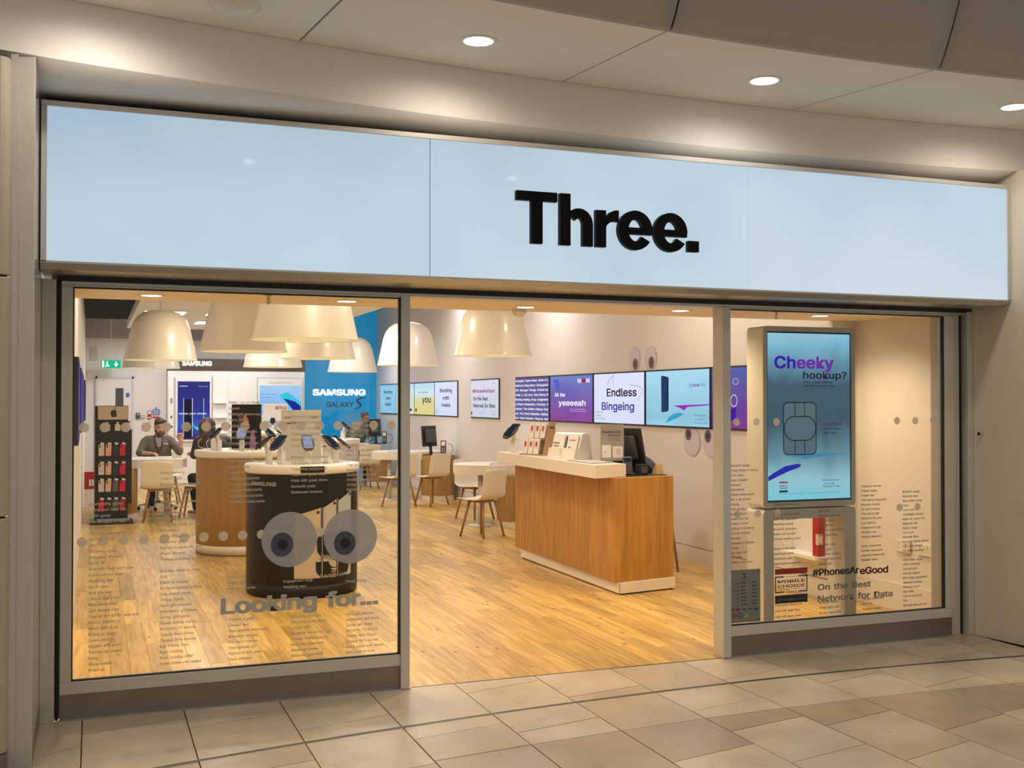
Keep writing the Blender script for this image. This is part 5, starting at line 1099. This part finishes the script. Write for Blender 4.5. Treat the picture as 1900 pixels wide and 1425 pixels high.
def board(name, lb, cat, cx, y, w, z0, z1, mat, prt, rz=-.18, d=.02):
    t = thing(name, lb, cat, (cx, y, z0)); mt = M4((cx, y, z0), rz); f = frm(mt)
    MB().box(-w/2, w/2, -d/2, d/2, 0, z1-z0, mt).build('board', mat, t, bev=.002); MB().box(-w/2*.9, w/2*.9, -.05, .05, 0, .008, mt).build('foot', 'whitep', t)
    for nm, mm, fn in prt: m = MB(); fn(m, (f[0]+f[3]*d/2, f[1], f[2], f[3])); m.build(nm, mm, t)
    return t
board('poster_board', 'dark poster with an orange and a purple figure, on the oak round table', 'poster', 1.60, 6.35, .32, 1.105, 1.60, 'drum', [('figure_print', 'brownprint', lambda m, f: [m.poly(f, [(-.09, .0), (-.02, .0), (-.03, .40), (-.09, .38)])]), ('orange_figure', 'orange', lambda m, f: m.poly(f, [(-.03, .22), (.03, .24), (.02, .33), (-.02, .39), (-.04, .33)])), ('purple_figure', 'purplep', lambda m, f: m.poly(f, [(.03, .0), (.11, .0), (.08, .22), (.05, .20)]))])
board('table_sign', 'white table sign with red lettering on the furthest round table', 'sign', 2.98, 13.3, .42, 1.105, 1.58, 'poster_w', [('red_lettering', 'red', lambda m, f: m.text(f, 'NETFLIX', .0, .38, .075, w=.19, bold=.02)), ('lower_panel', 'greyp', lambda m, f: m.rect(f, -.19, .19, .06, .18))])
board('table_sign', 'pale table sign with small black lettering in the middle of the black table', 'sign', 1.72, 3.60, .345, 1.105, 1.560, 'poster_w', [('lettering', 'ink', lambda m, f: [m.text(f, 'SAMSUNG', -.15, .385, .012, w=.06, bold=.02), m.text(f, 'SAMSUNG', .08, .385, .012, w=.06, bold=.02), m.text(f, 'Galaxy S9', -.13, .335, .018, w=.09, bold=.02)])])
t = thing('table_label', 'black strip label with small white lettering on the rim of the black table', 'label', (1.71, 3.0, 1.05)); m = MB()
def rimtext(): pass
m = MB(); P = []; 
for k in range(9):
    u = -.01+.20*k/8; P += [(u, 1.045), (u, 1.098)]
on_cyl(m, *cc, .492, P, [(2*i, 2*i+2, 2*i+3, 2*i+1) for i in range(8)], .003); m.build('label_strip', 'drum', t, solid=.002)
tm = MB(); tm.text((V_((0, 0, 0)), V_((1, 0, 0)), V_((0, 1, 0)), V_((0, 0, 1))), 'SAMSUNG Galaxy S9', .03, 1.065, .012, w=.12, d=0, bold=.01); m = MB(); on_cyl(m, *cc, .492, [(p[0], p[1]) for p in tm.v], tm.f, .0055); m.build('label_print', 'lettergrey', t)

# ================================================================== CHAIRS
def make_chair():
    t = thing('shell_chair', None, 'chair', (0, 0, 0), 'cream shell chairs with wooden legs')
    # shell: swept profile, seat front at +Y, back at -Y
    prof = [(.255, .432), (.24, .450), (.14, .446), (0, .436), (-.10, .438), (-.155, .458), (-.190, .500), (-.205, .57), (-.220, .66), (-.238, .75), (-.246, .795), (-.248, .812), (-.248, .818)]
    wd = [.195, .215, .225, .228, .226, .222, .218, .214, .211, .208, .205, .185, .150]
    V = []; N = 8
    for (y, z), w in zip(prof, wd):
        for k in range(N+1):
            s = -1+2*k/N; cu = .018*s*s
            V.append((w*s, y+(cu*1.2 if z > .5 else 0), z+(cu if z < .5 else 0)))
    F = [(j*(N+1)+i, j*(N+1)+i+1, (j+1)*(N+1)+i+1, (j+1)*(N+1)+i) for j in range(len(prof)-1) for i in range(N)]
    MB().add(V, F, True).build('seat_shell', 'shell', t, solid=.012, sub=1)
    m = MB(); m.box(-.13, .13, -.13, .13, .415, .435); m.build('seat_frame', 'leg', t, bev=.006)
    for sx in (-1, 1):
        for sy in (-1, 1): MB().tube([(sx*.11, sy*.11, .425), (sx*.185, sy*.19, 0)], [.019, .013], 10).build('leg', 'leg', t)
    return t
ch = make_chair(); first = True
def chair(x, y, a, lb):
    global first
    o = ch if first else dup(ch, (x, y, 0), math.radians(a)); place(o, (x, y, 0), math.radians(a)); o['label'] = lb; first = False
chair(4.42, 6.50, 28, 'cream shell chair in front of the right desk, just left of the oak counter')
chair(4.98, 8.42, 205, 'cream shell chair behind the right desk, half hidden by the nearest chair')
chair(4.93, 5.75, 75, 'cream shell chair mostly hidden behind the oak counter') if 0 else None
chair(4.44, 10.45, 26, 'cream shell chair crossed by the left window post, at the far desk')
chair(4.98, 10.50, 24, 'cream shell chair at the far desk, in front of its oak pillar')
chair(4.75, 14.0, 10, 'cream shell chair furthest back, seen through the left window by the blue wall')
chair(.84, 9.62, -5, 'cream shell chair with its back to the window at the left desk')
chair(1.36, 9.95, 75, 'cream shell chair side-on beside the oak round table')
chair(1.12, 12.3, 170, 'cream shell chair behind the seated man, only its top showing')
def desk(lb, cx, cy, L_, Wd_, zt, pole, pil, pr_=None):
    t = thing('meeting_desk', lb, 'desk', (cx, cy, 0)); r = Wd_/2; P = []
    for k in range(17): a = PI/2+PI*k/16; P.append((cx-L_/2+r+r*math.cos(a), cy+r*math.sin(a)))
    for k in range(9): a = -PI/2+PI*k/8; P.append((cx+L_/2-r*.3+r*.3*math.cos(a), cy+r*math.sin(a)))
    MB().prism(P, zt-.125, zt).build('thick_top', 'solid', t, bev=.004)
    MB().tube([(pole[0], pole[1], 0), (pole[0], pole[1], zt-.12)], .035, 16).build('steel_leg', 'alu_light', t); MB().lathe([(.0005, .012), (.16, .012), (.17, .0), (.0005, 0)], 24, (pole[0], pole[1], 0)).build('foot_plate', 'alu_light', t)
    px_, py_, ra, rb, h = pil
    el = lambda s, z: [(px_+s*ra*math.cos(2*PI*k/32), py_+s*rb*math.sin(2*PI*k/32)) for k in range(32)]
    MB().prism(el(1, 0), .085, h).build('oak_pillar', 'wood_dark', t); MB().prism(el(.97, 0), 0, .084).build('pillar_plinth', 'solid', t)
    return t
desk('white-topped desk with rounded end behind the oak counter', 5.02, 7.75, 1.10, .85, .80, (4.78, 7.6), (5.18, 7.35, .24, .30, .674))
desk('white-topped desk with rounded end and oak pillar at the middle of the right wall', 4.95, 11.85, 1.20, .90, .79, (4.62, 11.75), (5.36, 11.42, .28, .30, .74))
desk('white-topped desk at the left where the bearded man sits', .72, 10.45, 1.12, .85, .82, (1.0, 10.4), (.40, 10.22, .20, .30, .694))
desk('white-topped desk at the back right by the blue wall', 4.75, 15.0, .95, .75, .80, (4.5, 15.0), (5.2, 14.8, .24, .28, .674))
t = thing('leaflet', 'grey leaflet lying on the desk behind the oak counter', 'leaflet', (5.0, 7.6, .80)); MB().prism([(4.86, 7.48), (5.12, 7.44), (5.30, 7.72), (5.0, 7.78)], .8002, .806).build('sheet', 'greyp', t); MB().prism([(4.90, 7.52), (5.08, 7.49), (5.12, 7.56), (4.96, 7.6)], .8061, .8066).build('sheet_print', 'paper', t)
t = thing('papers', 'loose papers lying on the far right desk', 'papers', (4.8, 11.7, .79)); MB().prism([(4.55, 11.6), (4.75, 11.55), (4.82, 11.75), (4.6, 11.8)], .7902, .794).build('sheet', 'greyp', t); MB().prism([(4.9, 11.6), (5.08, 11.6), (5.08, 11.8), (4.9, 11.8)], .7902, .793).build('sheet', 'paper', t)
def monitor(loc, rz, lb):
    t = thing('monitor', lb, 'monitor', loc); mt = M4(loc, rz, math.radians(6))
    MB().box(-.165, .165, -.015, .015, .14, .48, mt).build('screen_housing', 'blackp', t, bev=.006); MB().box(-.12, .12, .015, .05, .2, .42, mt).build('rear_housing', 'darkp', t, bev=.01); MB().box(-.15, .15, -.017, -.015, .16, .46, mt).build('monitor_glass', 'black', t)
    m = MB(); m.box(-.02, .02, .0, .03, .01, .2, mt); m.box(-.1, .1, -.08, .08, 0, .012, M4(loc, rz)); m.build('monitor_foot', 'blackp', t)
monitor((5.22, 11.38, .742), math.radians(-150), 'black monitor on the oak pillar of the far desk')
monitor((5.12, 14.75, .802), math.radians(-150), 'black monitor on the back desk, behind the left window post')
def handset(loc, lb):
    t = thing('card_machine', lb, 'card machine', loc); mt = M4(loc, math.radians(-20), math.radians(-15))
    MB().box(-.045, .045, -.03, .03, 0, .24, mt).build('machine_body', 'blackp', t, bev=.008); f = frm(mt); MB().slab(f, -.03, .03, .15, .22, .029, .033).build('machine_display', 'paper', t); m = MB(); [m.slab(f, -.03+.022*c, -.015+.022*c, .04+.022*r, .054+.022*r, .029, .034) for c in range(3) for r in range(4)]; m.build('key', 'greyp', t)
    MB().tube([Vector(loc)+Vector((.04, 0, .03))]+[Vector(loc)+Vector((.10+.07*math.cos(a), 0, .10+.09*math.sin(a))) for a in (-1.9, -.9, 0, .9, 1.9)], .004, 6).build('cable', 'blackp', t)
handset((5.40, 11.25, .742), 'black card handset with lit white display beside the far desk monitor')
handset((5.26, 14.62, .802), 'black card handset on the back desk')

# ================================================================== ACCESSORY STAND WITH PHONE CASES
sd = thing('accessory_stand', 'tall black accessory stand with a tan header bearing a black fruit emblem', 'display stand', (.26, 9.65, 0))
MB().box(.045, .455, 9.66, 9.72, .03, 1.57).build('pegboard', 'blackp', sd, bev=.003)
MB().box(.07, .460, 9.63, 9.66, 1.385, 1.562).build('header_board', 'tan', sd)
MB().box(.03, .045, 9.60, 9.74, .03, 1.57).build('side_panel', 'darkp', sd)
MB().box(.456, .505, 9.68, 9.72, .25, 1.25).build('side_rail', 'blackp', sd)
MB().box(-.02, .52, 9.42, 9.86, 0, .035).build('base', 'blackp', sd, bev=.006)
MB().box(.06, .48, 9.50, 9.60, .035, .06).build('base_tray', 'greyp', sd)
# apple emblem: body outline with bite, and leaf
def apple(m, f, cx, cz, s):
    P = [(0, .80), (.18, .88), (.42, .90), (.64, .80), (.78, .66), (.62, .55), (.55, .36), (.58, .16), (.70, .02), (.84, -.08), (.72, -.36), (.52, -.66), (.34, -.78), (.14, -.74), (0, -.69),
         (-.14, -.74), (-.34, -.79), (-.56, -.62), (-.76, -.28), (-.85, .08), (-.80, .44), (-.62, .74), (-.40, .88), (-.18, .87)]
    C = (cx-.1*s, cz)
    Q = [(cx+p[0]*s*.85, cz+p[1]*s) for p in P]; n = len(Q)
    m.onf(f, Q+[C], [(i, (i+1) % n, n) for i in range(n)], .002)
    m.poly(f, [(cx+q[0]*s, cz+q[1]*s) for q in ((.0, .98), (.05, 1.2), (.18, 1.36), (.36, 1.46), (.34, 1.24), (.22, 1.06))], .002)
m = MB(); apple(m, fr_front(0, 9.63, 0), .272, 1.462, .058); m.build('emblem', 'ink', sd)
rows = (('top', .975), ('second', .722), ('third', .495), ('bottom', .240)); cols = (('cream', 'clearcase'), ('pink', 'pink'), ('black', 'blackcase'), ('red', 'redcase'))
def make_case():
    t = thing('phone_case', None, 'phone case', (0, 0, 0), 'phone cases on the accessory stand')
    P = rrect(.072, .150, .011, 4); n = len(P)
    MB().add([(p[0], y, p[1]) for y in (-.006, .006) for p in P], [tuple(range(n)), tuple(range(2*n-1, n-1, -1))]+[((i+1) % n, i, n+i, n+i+1 if i < n-1 else n) for i in range(n)]).build('case_body', 'clearcase', t)
    f = fr_front(0, -.006, 0); m = MB(); m.poly(f, rrect(.018, .030, .006, 3, -.018, .050), .001); m.build('camera_cutout', 'ink', t)
    m = MB(); m.slab(fr_front(0, 0, 0), .012, .034, .062, .098, .004, .006); m.build('price_tag', 'paper', t)
    m = MB(); m.tube([(0, .044, .088), (0, -.03, .088), (0, -.035, .095)], .003, 6); m.box(-.010, .010, -.006, .0, .075, .105); m.build('hook', 'paper', t)
    return t
cs = make_case(); fst = True
for rn, z in rows:
    for cn, cm in cols:
        i = [c[0] for c in cols].index(cn); loc = (.118+.089*i, 9.612, z)
        mm = {('third', 'black'): 'greycase'}.get((rn, cn), cm)
        if rn == 'bottom': mm = ['redcase', 'blackcase', 'greycase', 'red'][i]
        nm = {'clearcase': 'cream', 'pink': 'pink', 'blackcase': 'black', 'redcase': 'red', 'greycase': 'grey', 'red': 'dark red'}[mm]
        o = cs if fst else dup(cs, loc, 0); place(o, loc, 0); o.rotation_euler = (0, .04*(i % 2), 0)
        o['label'] = '%s phone case in the %s row of the black accessory stand' % (nm, rn)
        b = [c for c in o.children if c.name.startswith('case_body')][0]
        if not fst: b.data = b.data.copy()
        b.data.materials.clear(); b.data.materials.append(M[mm]); fst = False
for x, lb in ((.19, 'left pale packet hanging under the tan header board'), (.32, 'right pale packet hanging under the tan header board')):
    t = thing('hanging_packet', lb, 'packet', (x, 9.62, 1.24), 'packets at the top of the accessory stand')
    MB().box(x-.035, x+.035, 9.60, 9.615, 1.235, 1.32).build('packet', 'clearcase', t, bev=.003); MB().box(x-.012, x+.012, 9.598, 9.66, 1.32, 1.35).build('hook', 'paper', t)

# ================================================================== PEOPLE
def capsule(m, p0, r0, p1, r1, n=14):
    p0, p1 = Vector(p0), Vector(p1); d = p1-p0; L_ = d.length
    pts = []; rr = []
    dn = d.normalized() if L_ > 1e-6 else Vector((0, 0, 1))
    for a in (-1.35, -.9, -.45): pts.append(p0+dn*(r0*math.sin(a))); rr.append(r0*math.cos(a))
    for s in (0, .5, 1): pts.append(p0+d*s); rr.append(r0+(r1-r0)*s)
    for a in (.45, .9, 1.35): pts.append(p1+dn*(r1*math.sin(a))); rr.append(r1*math.cos(a))
    m.tube(pts, rr, n)
def fuse(name, m, mat, parent, vox=.012, smooth=4):
    o = m.build(name, mat, parent)
    r = o.modifiers.new('remesh', 'REMESH'); r.mode = 'VOXEL'; r.voxel_size = vox; r.use_smooth_shade = True
    s = o.modifiers.new('smooth', 'SMOOTH'); s.iterations = smooth; s.factor = .5
    return o
def hand(m, w, d, up, s=1, curl=.6):
    """palm at wrist w pointing along d, five tapered fingers; up = back of the hand"""
    d = Vector(d).normalized(); up = Vector(up).normalized(); sd = d.cross(up).normalized(); w = Vector(w)
    pc = w+d*.045
    for k in (-1, -.33, .33, 1): capsule(m, w+sd*.018*k, .015, w+d*.082+sd*.028*k, .014, 8)
    for k, L_ in ((-1.0, .060), (-.33, .072), (.33, .076), (1.0, .066)):
        a = w+d*.085+sd*.030*k; b_ = a+(d*math.cos(curl)-up*math.sin(curl))*L_*.5; c = b_+(d*math.cos(2*curl)-up*math.sin(2*curl))*L_*.5
        capsule(m, a, .0095, b_, .0088, 8); capsule(m, b_, .0088, c, .0078, 8)
    a = w+d*.025+sd*.030*s; b_ = a+d*.032+sd*.026*s-up*.008; c = b_+d*.030+sd*.004*s-up*.010
    capsule(m, a, .013, b_, .011, 8); capsule(m, b_, .011, c, .009, 8)
def head(m, c, R):
    """head centred at c; R rotates the frame in which the face looks along -Y"""
    c = Vector(c); P = lambda x, y, z: c+R @ Vector((x, y, z))
    rot = R
    m.ball(P(0, .012, .03), (.077, .095, .092), 20, 14, rot); m.ball(P(0, -.022, -.035), (.060, .070, .080), 20, 14, rot)
    m.ball(P(0, -.060, -.085), (.030, .026, .022), 12, 8, rot)
    capsule(m, P(0, -.088, .02), .010, P(0, -.108, -.022), .015, 8)
    for s in (-1, 1): m.ball(P(s*.078, .012, -.005), (.010, .020, .032), 10, 8, rot); m.ball(P(s*.042, -.066, -.02), (.026, .018, .022), 10, 8, rot)
    capsule(m, P(-.035, -.084, .042), .009, P(.035, -.084, .042), .009, 8)
    capsule(m, P(-.022, -.088, -.056), .007, P(.022, -.088, -.056), .007, 8)
def face_bits(t, c, R, lipmat='lip'):
    c = Vector(c); P = lambda x, y, z: c+R @ Vector((x, y, z))
    for s in (-1, 1):
        e = MB().ball(P(s*.031, -.0855, .018), (.013, .008, .008), 12, 8, R).build('eye', 'eyewhite', t)
        MB().ball(P(s*.031, -.0925, .018), (.0055, .003, .0055), 10, 6, R).build('iris', 'pupil', e)
        m = MB(); capsule(m, P(s*.016, -.094, .044), .003, P(s*.048, -.085, .045), .0026, 8); m.build('eyebrow', 'hair', t)
    m = MB(); capsule(m, P(-.020, -.096, -.058), .005, P(.020, -.096, -.058), .005, 8); m.build('mouth', lipmat, t)

# --- bearded man at the left desk
bx, by = .93, 11.30
man = thing('person', 'bearded man in a grey-green shirt seated behind the left desk, hand raised', 'person', (bx, by, 0))
RH = Matrix.Rotation(.10, 3, 'Z') @ Matrix.Rotation(.30, 3, 'X'); HC = (bx+.02, by-.09, 1.245)
def torso(m, g, sh=1.05, pel=.50, lean=0, cx=bx, cy=by):
    m.ball((cx, cy+.02, pel+.06), (.165*g, .125*g, .14), 20, 12); m.ball((cx, cy-.0, (pel+sh)/2+.02), (.155*g, .115*g, .24), 20, 14); m.ball((cx, cy-.02-lean*.3, sh-.12), (.185*g, .120*g, .17), 20, 14)
    capsule(m, (cx-.15, cy-.02-lean*.4, sh), .062*g, (cx+.15, cy-.02-lean*.4, sh), .062*g)
AL = [(bx-.19, by-.02, 1.02), (bx-.27, by-.10, .86), (bx-.14, by-.42, .865)]
AR = [(bx+.19, by-.03, 1.02), (bx+.29, by-.28, .875), (bx+.31, by-.34, 1.045)]
m = MB(); torso(m, .93); capsule(m, (bx, by-.02, 1.06), .058, (bx+.015, by-.06, 1.16), .056)
head(m, HC, RH)
for A, r in ((AL, 1), (AR, 1)): capsule(m, A[0], .050, A[1], .042); capsule(m, A[1], .041, A[2], .028)
hand(m, AL[2], (.7, -.6, .0), (0, 0, 1), -1, .4); hand(m, AR[2], (-.10, .05, .9), (.2, .9, 0), 1, .9)
for s in (-1, 1): capsule(m, (bx+s*.09, by, .50), .080, (bx+s*.11, by-.42, .50), .060); capsule(m, (bx+s*.11, by-.42, .50), .058, (bx+s*.11, by-.40, .08), .036); capsule(m, (bx+s*.11, by-.40, .05), .035, (bx+s*.12, by-.56, .035), .03)
fuse('body', m, 'skin', man, .009)
m = MB(); torso(m, 1.08); capsule(m, (bx, by-.01, 1.06), .066, (bx, by-.02, 1.10), .062)
for A in (AL, AR): capsule(m, A[0], .066, A[1], .056)
capsule(m, AL[1], .055, (bx-.22, by-.22, .862), .046); capsule(m, AR[1], .052, (bx+.297, by-.30, .92), .046)
fuse('shirt', m, 'dark_fabric', man, .010, 3)
m = MB()
for s in (-1, 1): capsule(m, (bx+s*.09, by, .50), .092, (bx+s*.11, by-.42, .50), .070); capsule(m, (bx+s*.11, by-.42, .50), .068, (bx+s*.11, by-.40, .12), .048); capsule(m, (bx, by+.02, .5), .12, (bx, by+.02, .56), .12)
fuse('trousers', m, 'trousers', man, .014)
P_ = lambda x, y, z: Vector(HC)+RH @ Vector((x, y, z))
m = MB(); m.ball(P_(0, .022, .052), (.084, .098, .086), 20, 12, RH); m.ball(P_(0, .06, 0), (.078, .065, .075), 16, 10, RH); capsule(m, P_(-.05, -.052, .095), .030, P_(.055, -.045, .098), .030); fuse('hair', m, 'hair', man, .008)
m = MB(); m.ball(P_(0, -.062, -.098), (.045, .034, .040), 14, 10, RH)
for s in (-1, 1): capsule(m, P_(s*.062, -.015, -.045), .020, P_(s*.045, -.058, -.088), .026)
capsule(m, P_(-.028, -.094, -.044), .007, P_(.028, -.094, -.044), .007); fuse('beard', m, 'beard', man, .007)
face_bits(man, HC, RH)
m = MB(); m.tube([(bx-.055, by-.155, 1.09), (bx-.04, by-.165, .98), (bx-.005, by-.165, .86)], .006, 6); m.tube([(bx+.055, by-.155, 1.09), (bx+.05, by-.165, .98), (bx+.015, by-.165, .86)], .006, 6); m.build('lanyard', 'black', man)
MB().box(bx+.07, bx+.14, by-.158, by-.150, .985, 1.000).build('name_badge', 'paper', man)
m = MB(); m.add([(bx-.05, by-.146, 1.085), (bx+.05, by-.146, 1.085), (bx+.03, by-.158, .95), (bx-.02, by-.158, .95)], [(0, 1, 2, 3)]); m.build('undershirt', 'greyp', man, solid=.004)
# his swivel chair
t = thing('office_chair', 'black swivel chair with chrome star base under the left desk', 'chair', (bx, by+.02, 0))
MB().box(bx-.24, bx+.24, by-.20, by+.25, .36, .42).build('seat', 'blackp', t, bev=.03); MB().box(bx-.21, bx+.21, by+.25, by+.29, .50, .95).build('backrest', 'blackp', t, bev=.02); MB().tube([(bx, by+.02, .10), (bx, by+.02, .36)], .028, 10).build('gas_lift', 'chrome', t); MB().tube([(bx, by+.22, .38), (bx, by+.30, .45), (bx, by+.27, .6)], .02, 8).build('back_bar', 'chrome', t)
for k in range(5):
    a = 2*PI*k/5-.5; e = (bx+.28*math.cos(a), by+.02+.28*math.sin(a)); MB().tube([(bx, by+.02, .12), (e[0], e[1], .075)], [.022, .014], 8).build('base_spoke', 'chrome', t); MB().lathe([(.0005, -.012), (.028, -.012), (.030, 0), (.028, .012), (.0005, .012)], 14, m=Matrix.Translation((e[0], e[1], .030)) @ Matrix.Rotation(PI/2, 4, 'X')).build('caster', 'blackp', t)
# --- woman leaning over the desk, back to the window
wm = thing('person', 'long-haired person in a black leather jacket seated with back to the window', 'person', (1.46, 9.92, 0))
wx, wy = 1.46, 9.93
RW = Matrix.Rotation(math.radians(150), 3, 'Z') @ Matrix.Rotation(.45, 3, 'X'); HW = (1.40, 10.07, 1.215)
AWl = [(1.29, 9.98, 1.05), (1.245, 9.98, .84), (1.23, 10.15, .865)]; AWr = [(1.60, 10.00, 1.05), (1.66, 10.18, .90), (1.40, 10.36, .895)]
def wtorso(m, g):
    m.ball((1.50, 9.88, .57), (.17*g, .14*g, .14), 20, 12); m.ball((1.47, 9.93, .78), (.145*g, .115*g, .22), 20, 14); m.ball((1.45, 9.98, .96), (.165*g, .115*g, .15), 20, 14); capsule(m, (1.31, 9.98, 1.05), .055*g, (1.58, 10.0, 1.05), .055*g)
m = MB(); wtorso(m, .92); capsule(m, (1.44, 10.0, 1.06), .048, (1.41, 10.05, 1.14), .046); head(m, HW, RW)
for A in (AWl, AWr): capsule(m, A[0], .042, A[1], .036); capsule(m, A[1], .035, A[2], .025)
hand(m, AWl[2], (-.1, .9, 0), (0, 0, 1), 1, .4); hand(m, AWr[2], (-.8, .3, 0), (0, 0, 1), 1, .4)
for s in (-1, 1): capsule(m, (1.50+s*.09, 9.90, .52), .078, (1.36+s*.11, 10.28, .52), .058); capsule(m, (1.36+s*.11, 10.28, .52), .056, (1.40+s*.11, 10.22, .08), .035); capsule(m, (1.40+s*.11, 10.22, .04), .034, (1.33+s*.11, 10.36, .035), .028)
fuse('body', m, 'skin', wm, .009)
m = MB(); wtorso(m, 1.10); capsule(m, (1.44, 9.99, 1.07), .062, (1.43, 10.01, 1.10), .058)
for A in (AWl, AWr): capsule(m, A[0], .060, A[1], .052); capsule(m, A[1], .050, Vector(A[1]).lerp(Vector(A[2]), .9), .036)
fuse('jacket', m, 'jacket', wm, .010, 2)
m = MB()
for s in (-1, 1): capsule(m, (1.50+s*.09, 9.90, .52), .088, (1.36+s*.11, 10.28, .52), .066); capsule(m, (1.36+s*.11, 10.28, .52), .064, (1.40+s*.11, 10.22, .10), .046)
fuse('trousers', m, 'trousers', wm, .014)
Q_ = lambda x, y, z: Vector(HW)+RW @ Vector((x, y, z))
m = MB(); m.ball(Q_(0, .024, .045), (.090, .104, .092), 20, 12, RW); capsule(m, Q_(0, .065, .0), .082, (1.36, 9.96, 1.10), .070); capsule(m, (1.36, 9.96, 1.12), .065, (1.31, 9.92, 1.02), .040); capsule(m, Q_(-.06, .01, -.02), .045, (1.30, 10.0, 1.08), .035); fuse('hair', m, 'hair2', wm, .009)
face_bits(wm, HW, RW)
wm.location.x += .15; wm.scale = (1.22, 1.08, 1.03)
# --- man at the far desk by the blue wall
fx, fy = 4.93, 15.62
fm = thing('person', 'short-haired man in a grey shirt leaning at the far desk by the blue wall', 'person', (fx, fy, 0))
RF = Matrix.Rotation(.25, 3, 'Z') @ Matrix.Rotation(.22, 3, 'X') @ Matrix.Rotation(-.2, 3, 'Y'); HF = (fx+.17, fy-.10, 1.285)
A1 = [(fx-.18, fy-.02, 1.04), (fx-.30, fy-.16, .87), (fx-.16, fy-.34, .845)]; A2 = [(fx+.18, fy-.03, 1.06), (fx+.28, fy-.14, .88), (fx+.20, fy-.34, .845)]
m = MB(); torso(m, .93, 1.07, .52, 0, fx+.02, fy); capsule(m, (fx+.06, fy-.02, 1.08), .055, (fx+.15, fy-.07, 1.20), .054); head(m, HF, RF)
for A in (A1, A2): capsule(m, A[0], .048, A[1], .040); capsule(m, A[1], .040, A[2], .028)
hand(m, A1[2], (.8, -.4, 0), (0, 0, 1), -1, .4); hand(m, A2[2], (-.5, -.6, 0), (0, 0, 1), 1, .4)
for s in (-1, 1): capsule(m, (fx+s*.09, fy, .52), .078, (fx+s*.11, fy-.40, .52), .060); capsule(m, (fx+s*.11, fy-.40, .52), .058, (fx+s*.11, fy-.38, .05), .038)
fuse('body', m, 'skin2', fm, .010)
m = MB(); torso(m, 1.07, 1.07, .52, 0, fx+.02, fy)
for A in (A1, A2): capsule(m, A[0], .064, A[1], .054); capsule(m, A[1], .050, Vector(A[1]).lerp(Vector(A[2]), .35), .046)
fuse('shirt', m, 'dark_fabric', fm, .011, 3)
F_ = lambda x, y, z: Vector(HF)+RF @ Vector((x, y, z))
m = MB(); m.ball(F_(0, .020, .046), (.081, .097, .082), 18, 12, RF); fuse('hair', m, 'hair', fm, .009)
m = MB()
for s in (-1, 1): capsule(m, (fx+s*.09, fy, .52), .088, (fx+s*.11, fy-.40, .52), .070); capsule(m, (fx+s*.11, fy-.40, .52), .068, (fx+s*.11, fy-.38, .10), .048)
fuse('trousers', m, 'trousers', fm, .014); face_bits(fm, HF, RF)
t = thing('stool', 'low black stool under the man at the far desk', 'stool', (fx, fy, 0)); MB().lathe([(.0005, .38), (.19, .38), (.20, .40), (.19, .43), (.0005, .43)], 20, (fx, fy, 0)).build('seat', 'blackp', t)
for sx, sy in ((-1, -1), (1, -1), (-1, 1), (1, 1)): MB().tube([(fx+sx*.10, fy+sy*.10, .39), (fx+sx*.16, fy+sy*.16, 0)], .012, 6).build('leg', 'chrome', t)
# papers and a phone on the left desk
t = thing('papers', 'white paper sheets lying on the left desk in front of the bearded man', 'papers', (.75, 10.6, .82)); MB().prism([(.55, 10.45), (.78, 10.42), (.80, 10.72), (.57, 10.74)], .8202, .824).build('sheet', 'paper', t); MB().prism([(.85, 10.5), (1.06, 10.48), (1.08, 10.72), (.86, 10.76)], .8202, .823).build('sheet', 'paper', t)
t = thing('notebook', 'small brown notebook at the right end of the left desk', 'notebook', (1.15, 10.4, .82)); MB().box(1.08, 1.20, 10.30, 10.42, .8202, .838).build('cover', 'card', t, bev=.002); MB().box(1.085, 1.198, 10.298, 10.418, .823, .835).build('pages', 'paper', t)
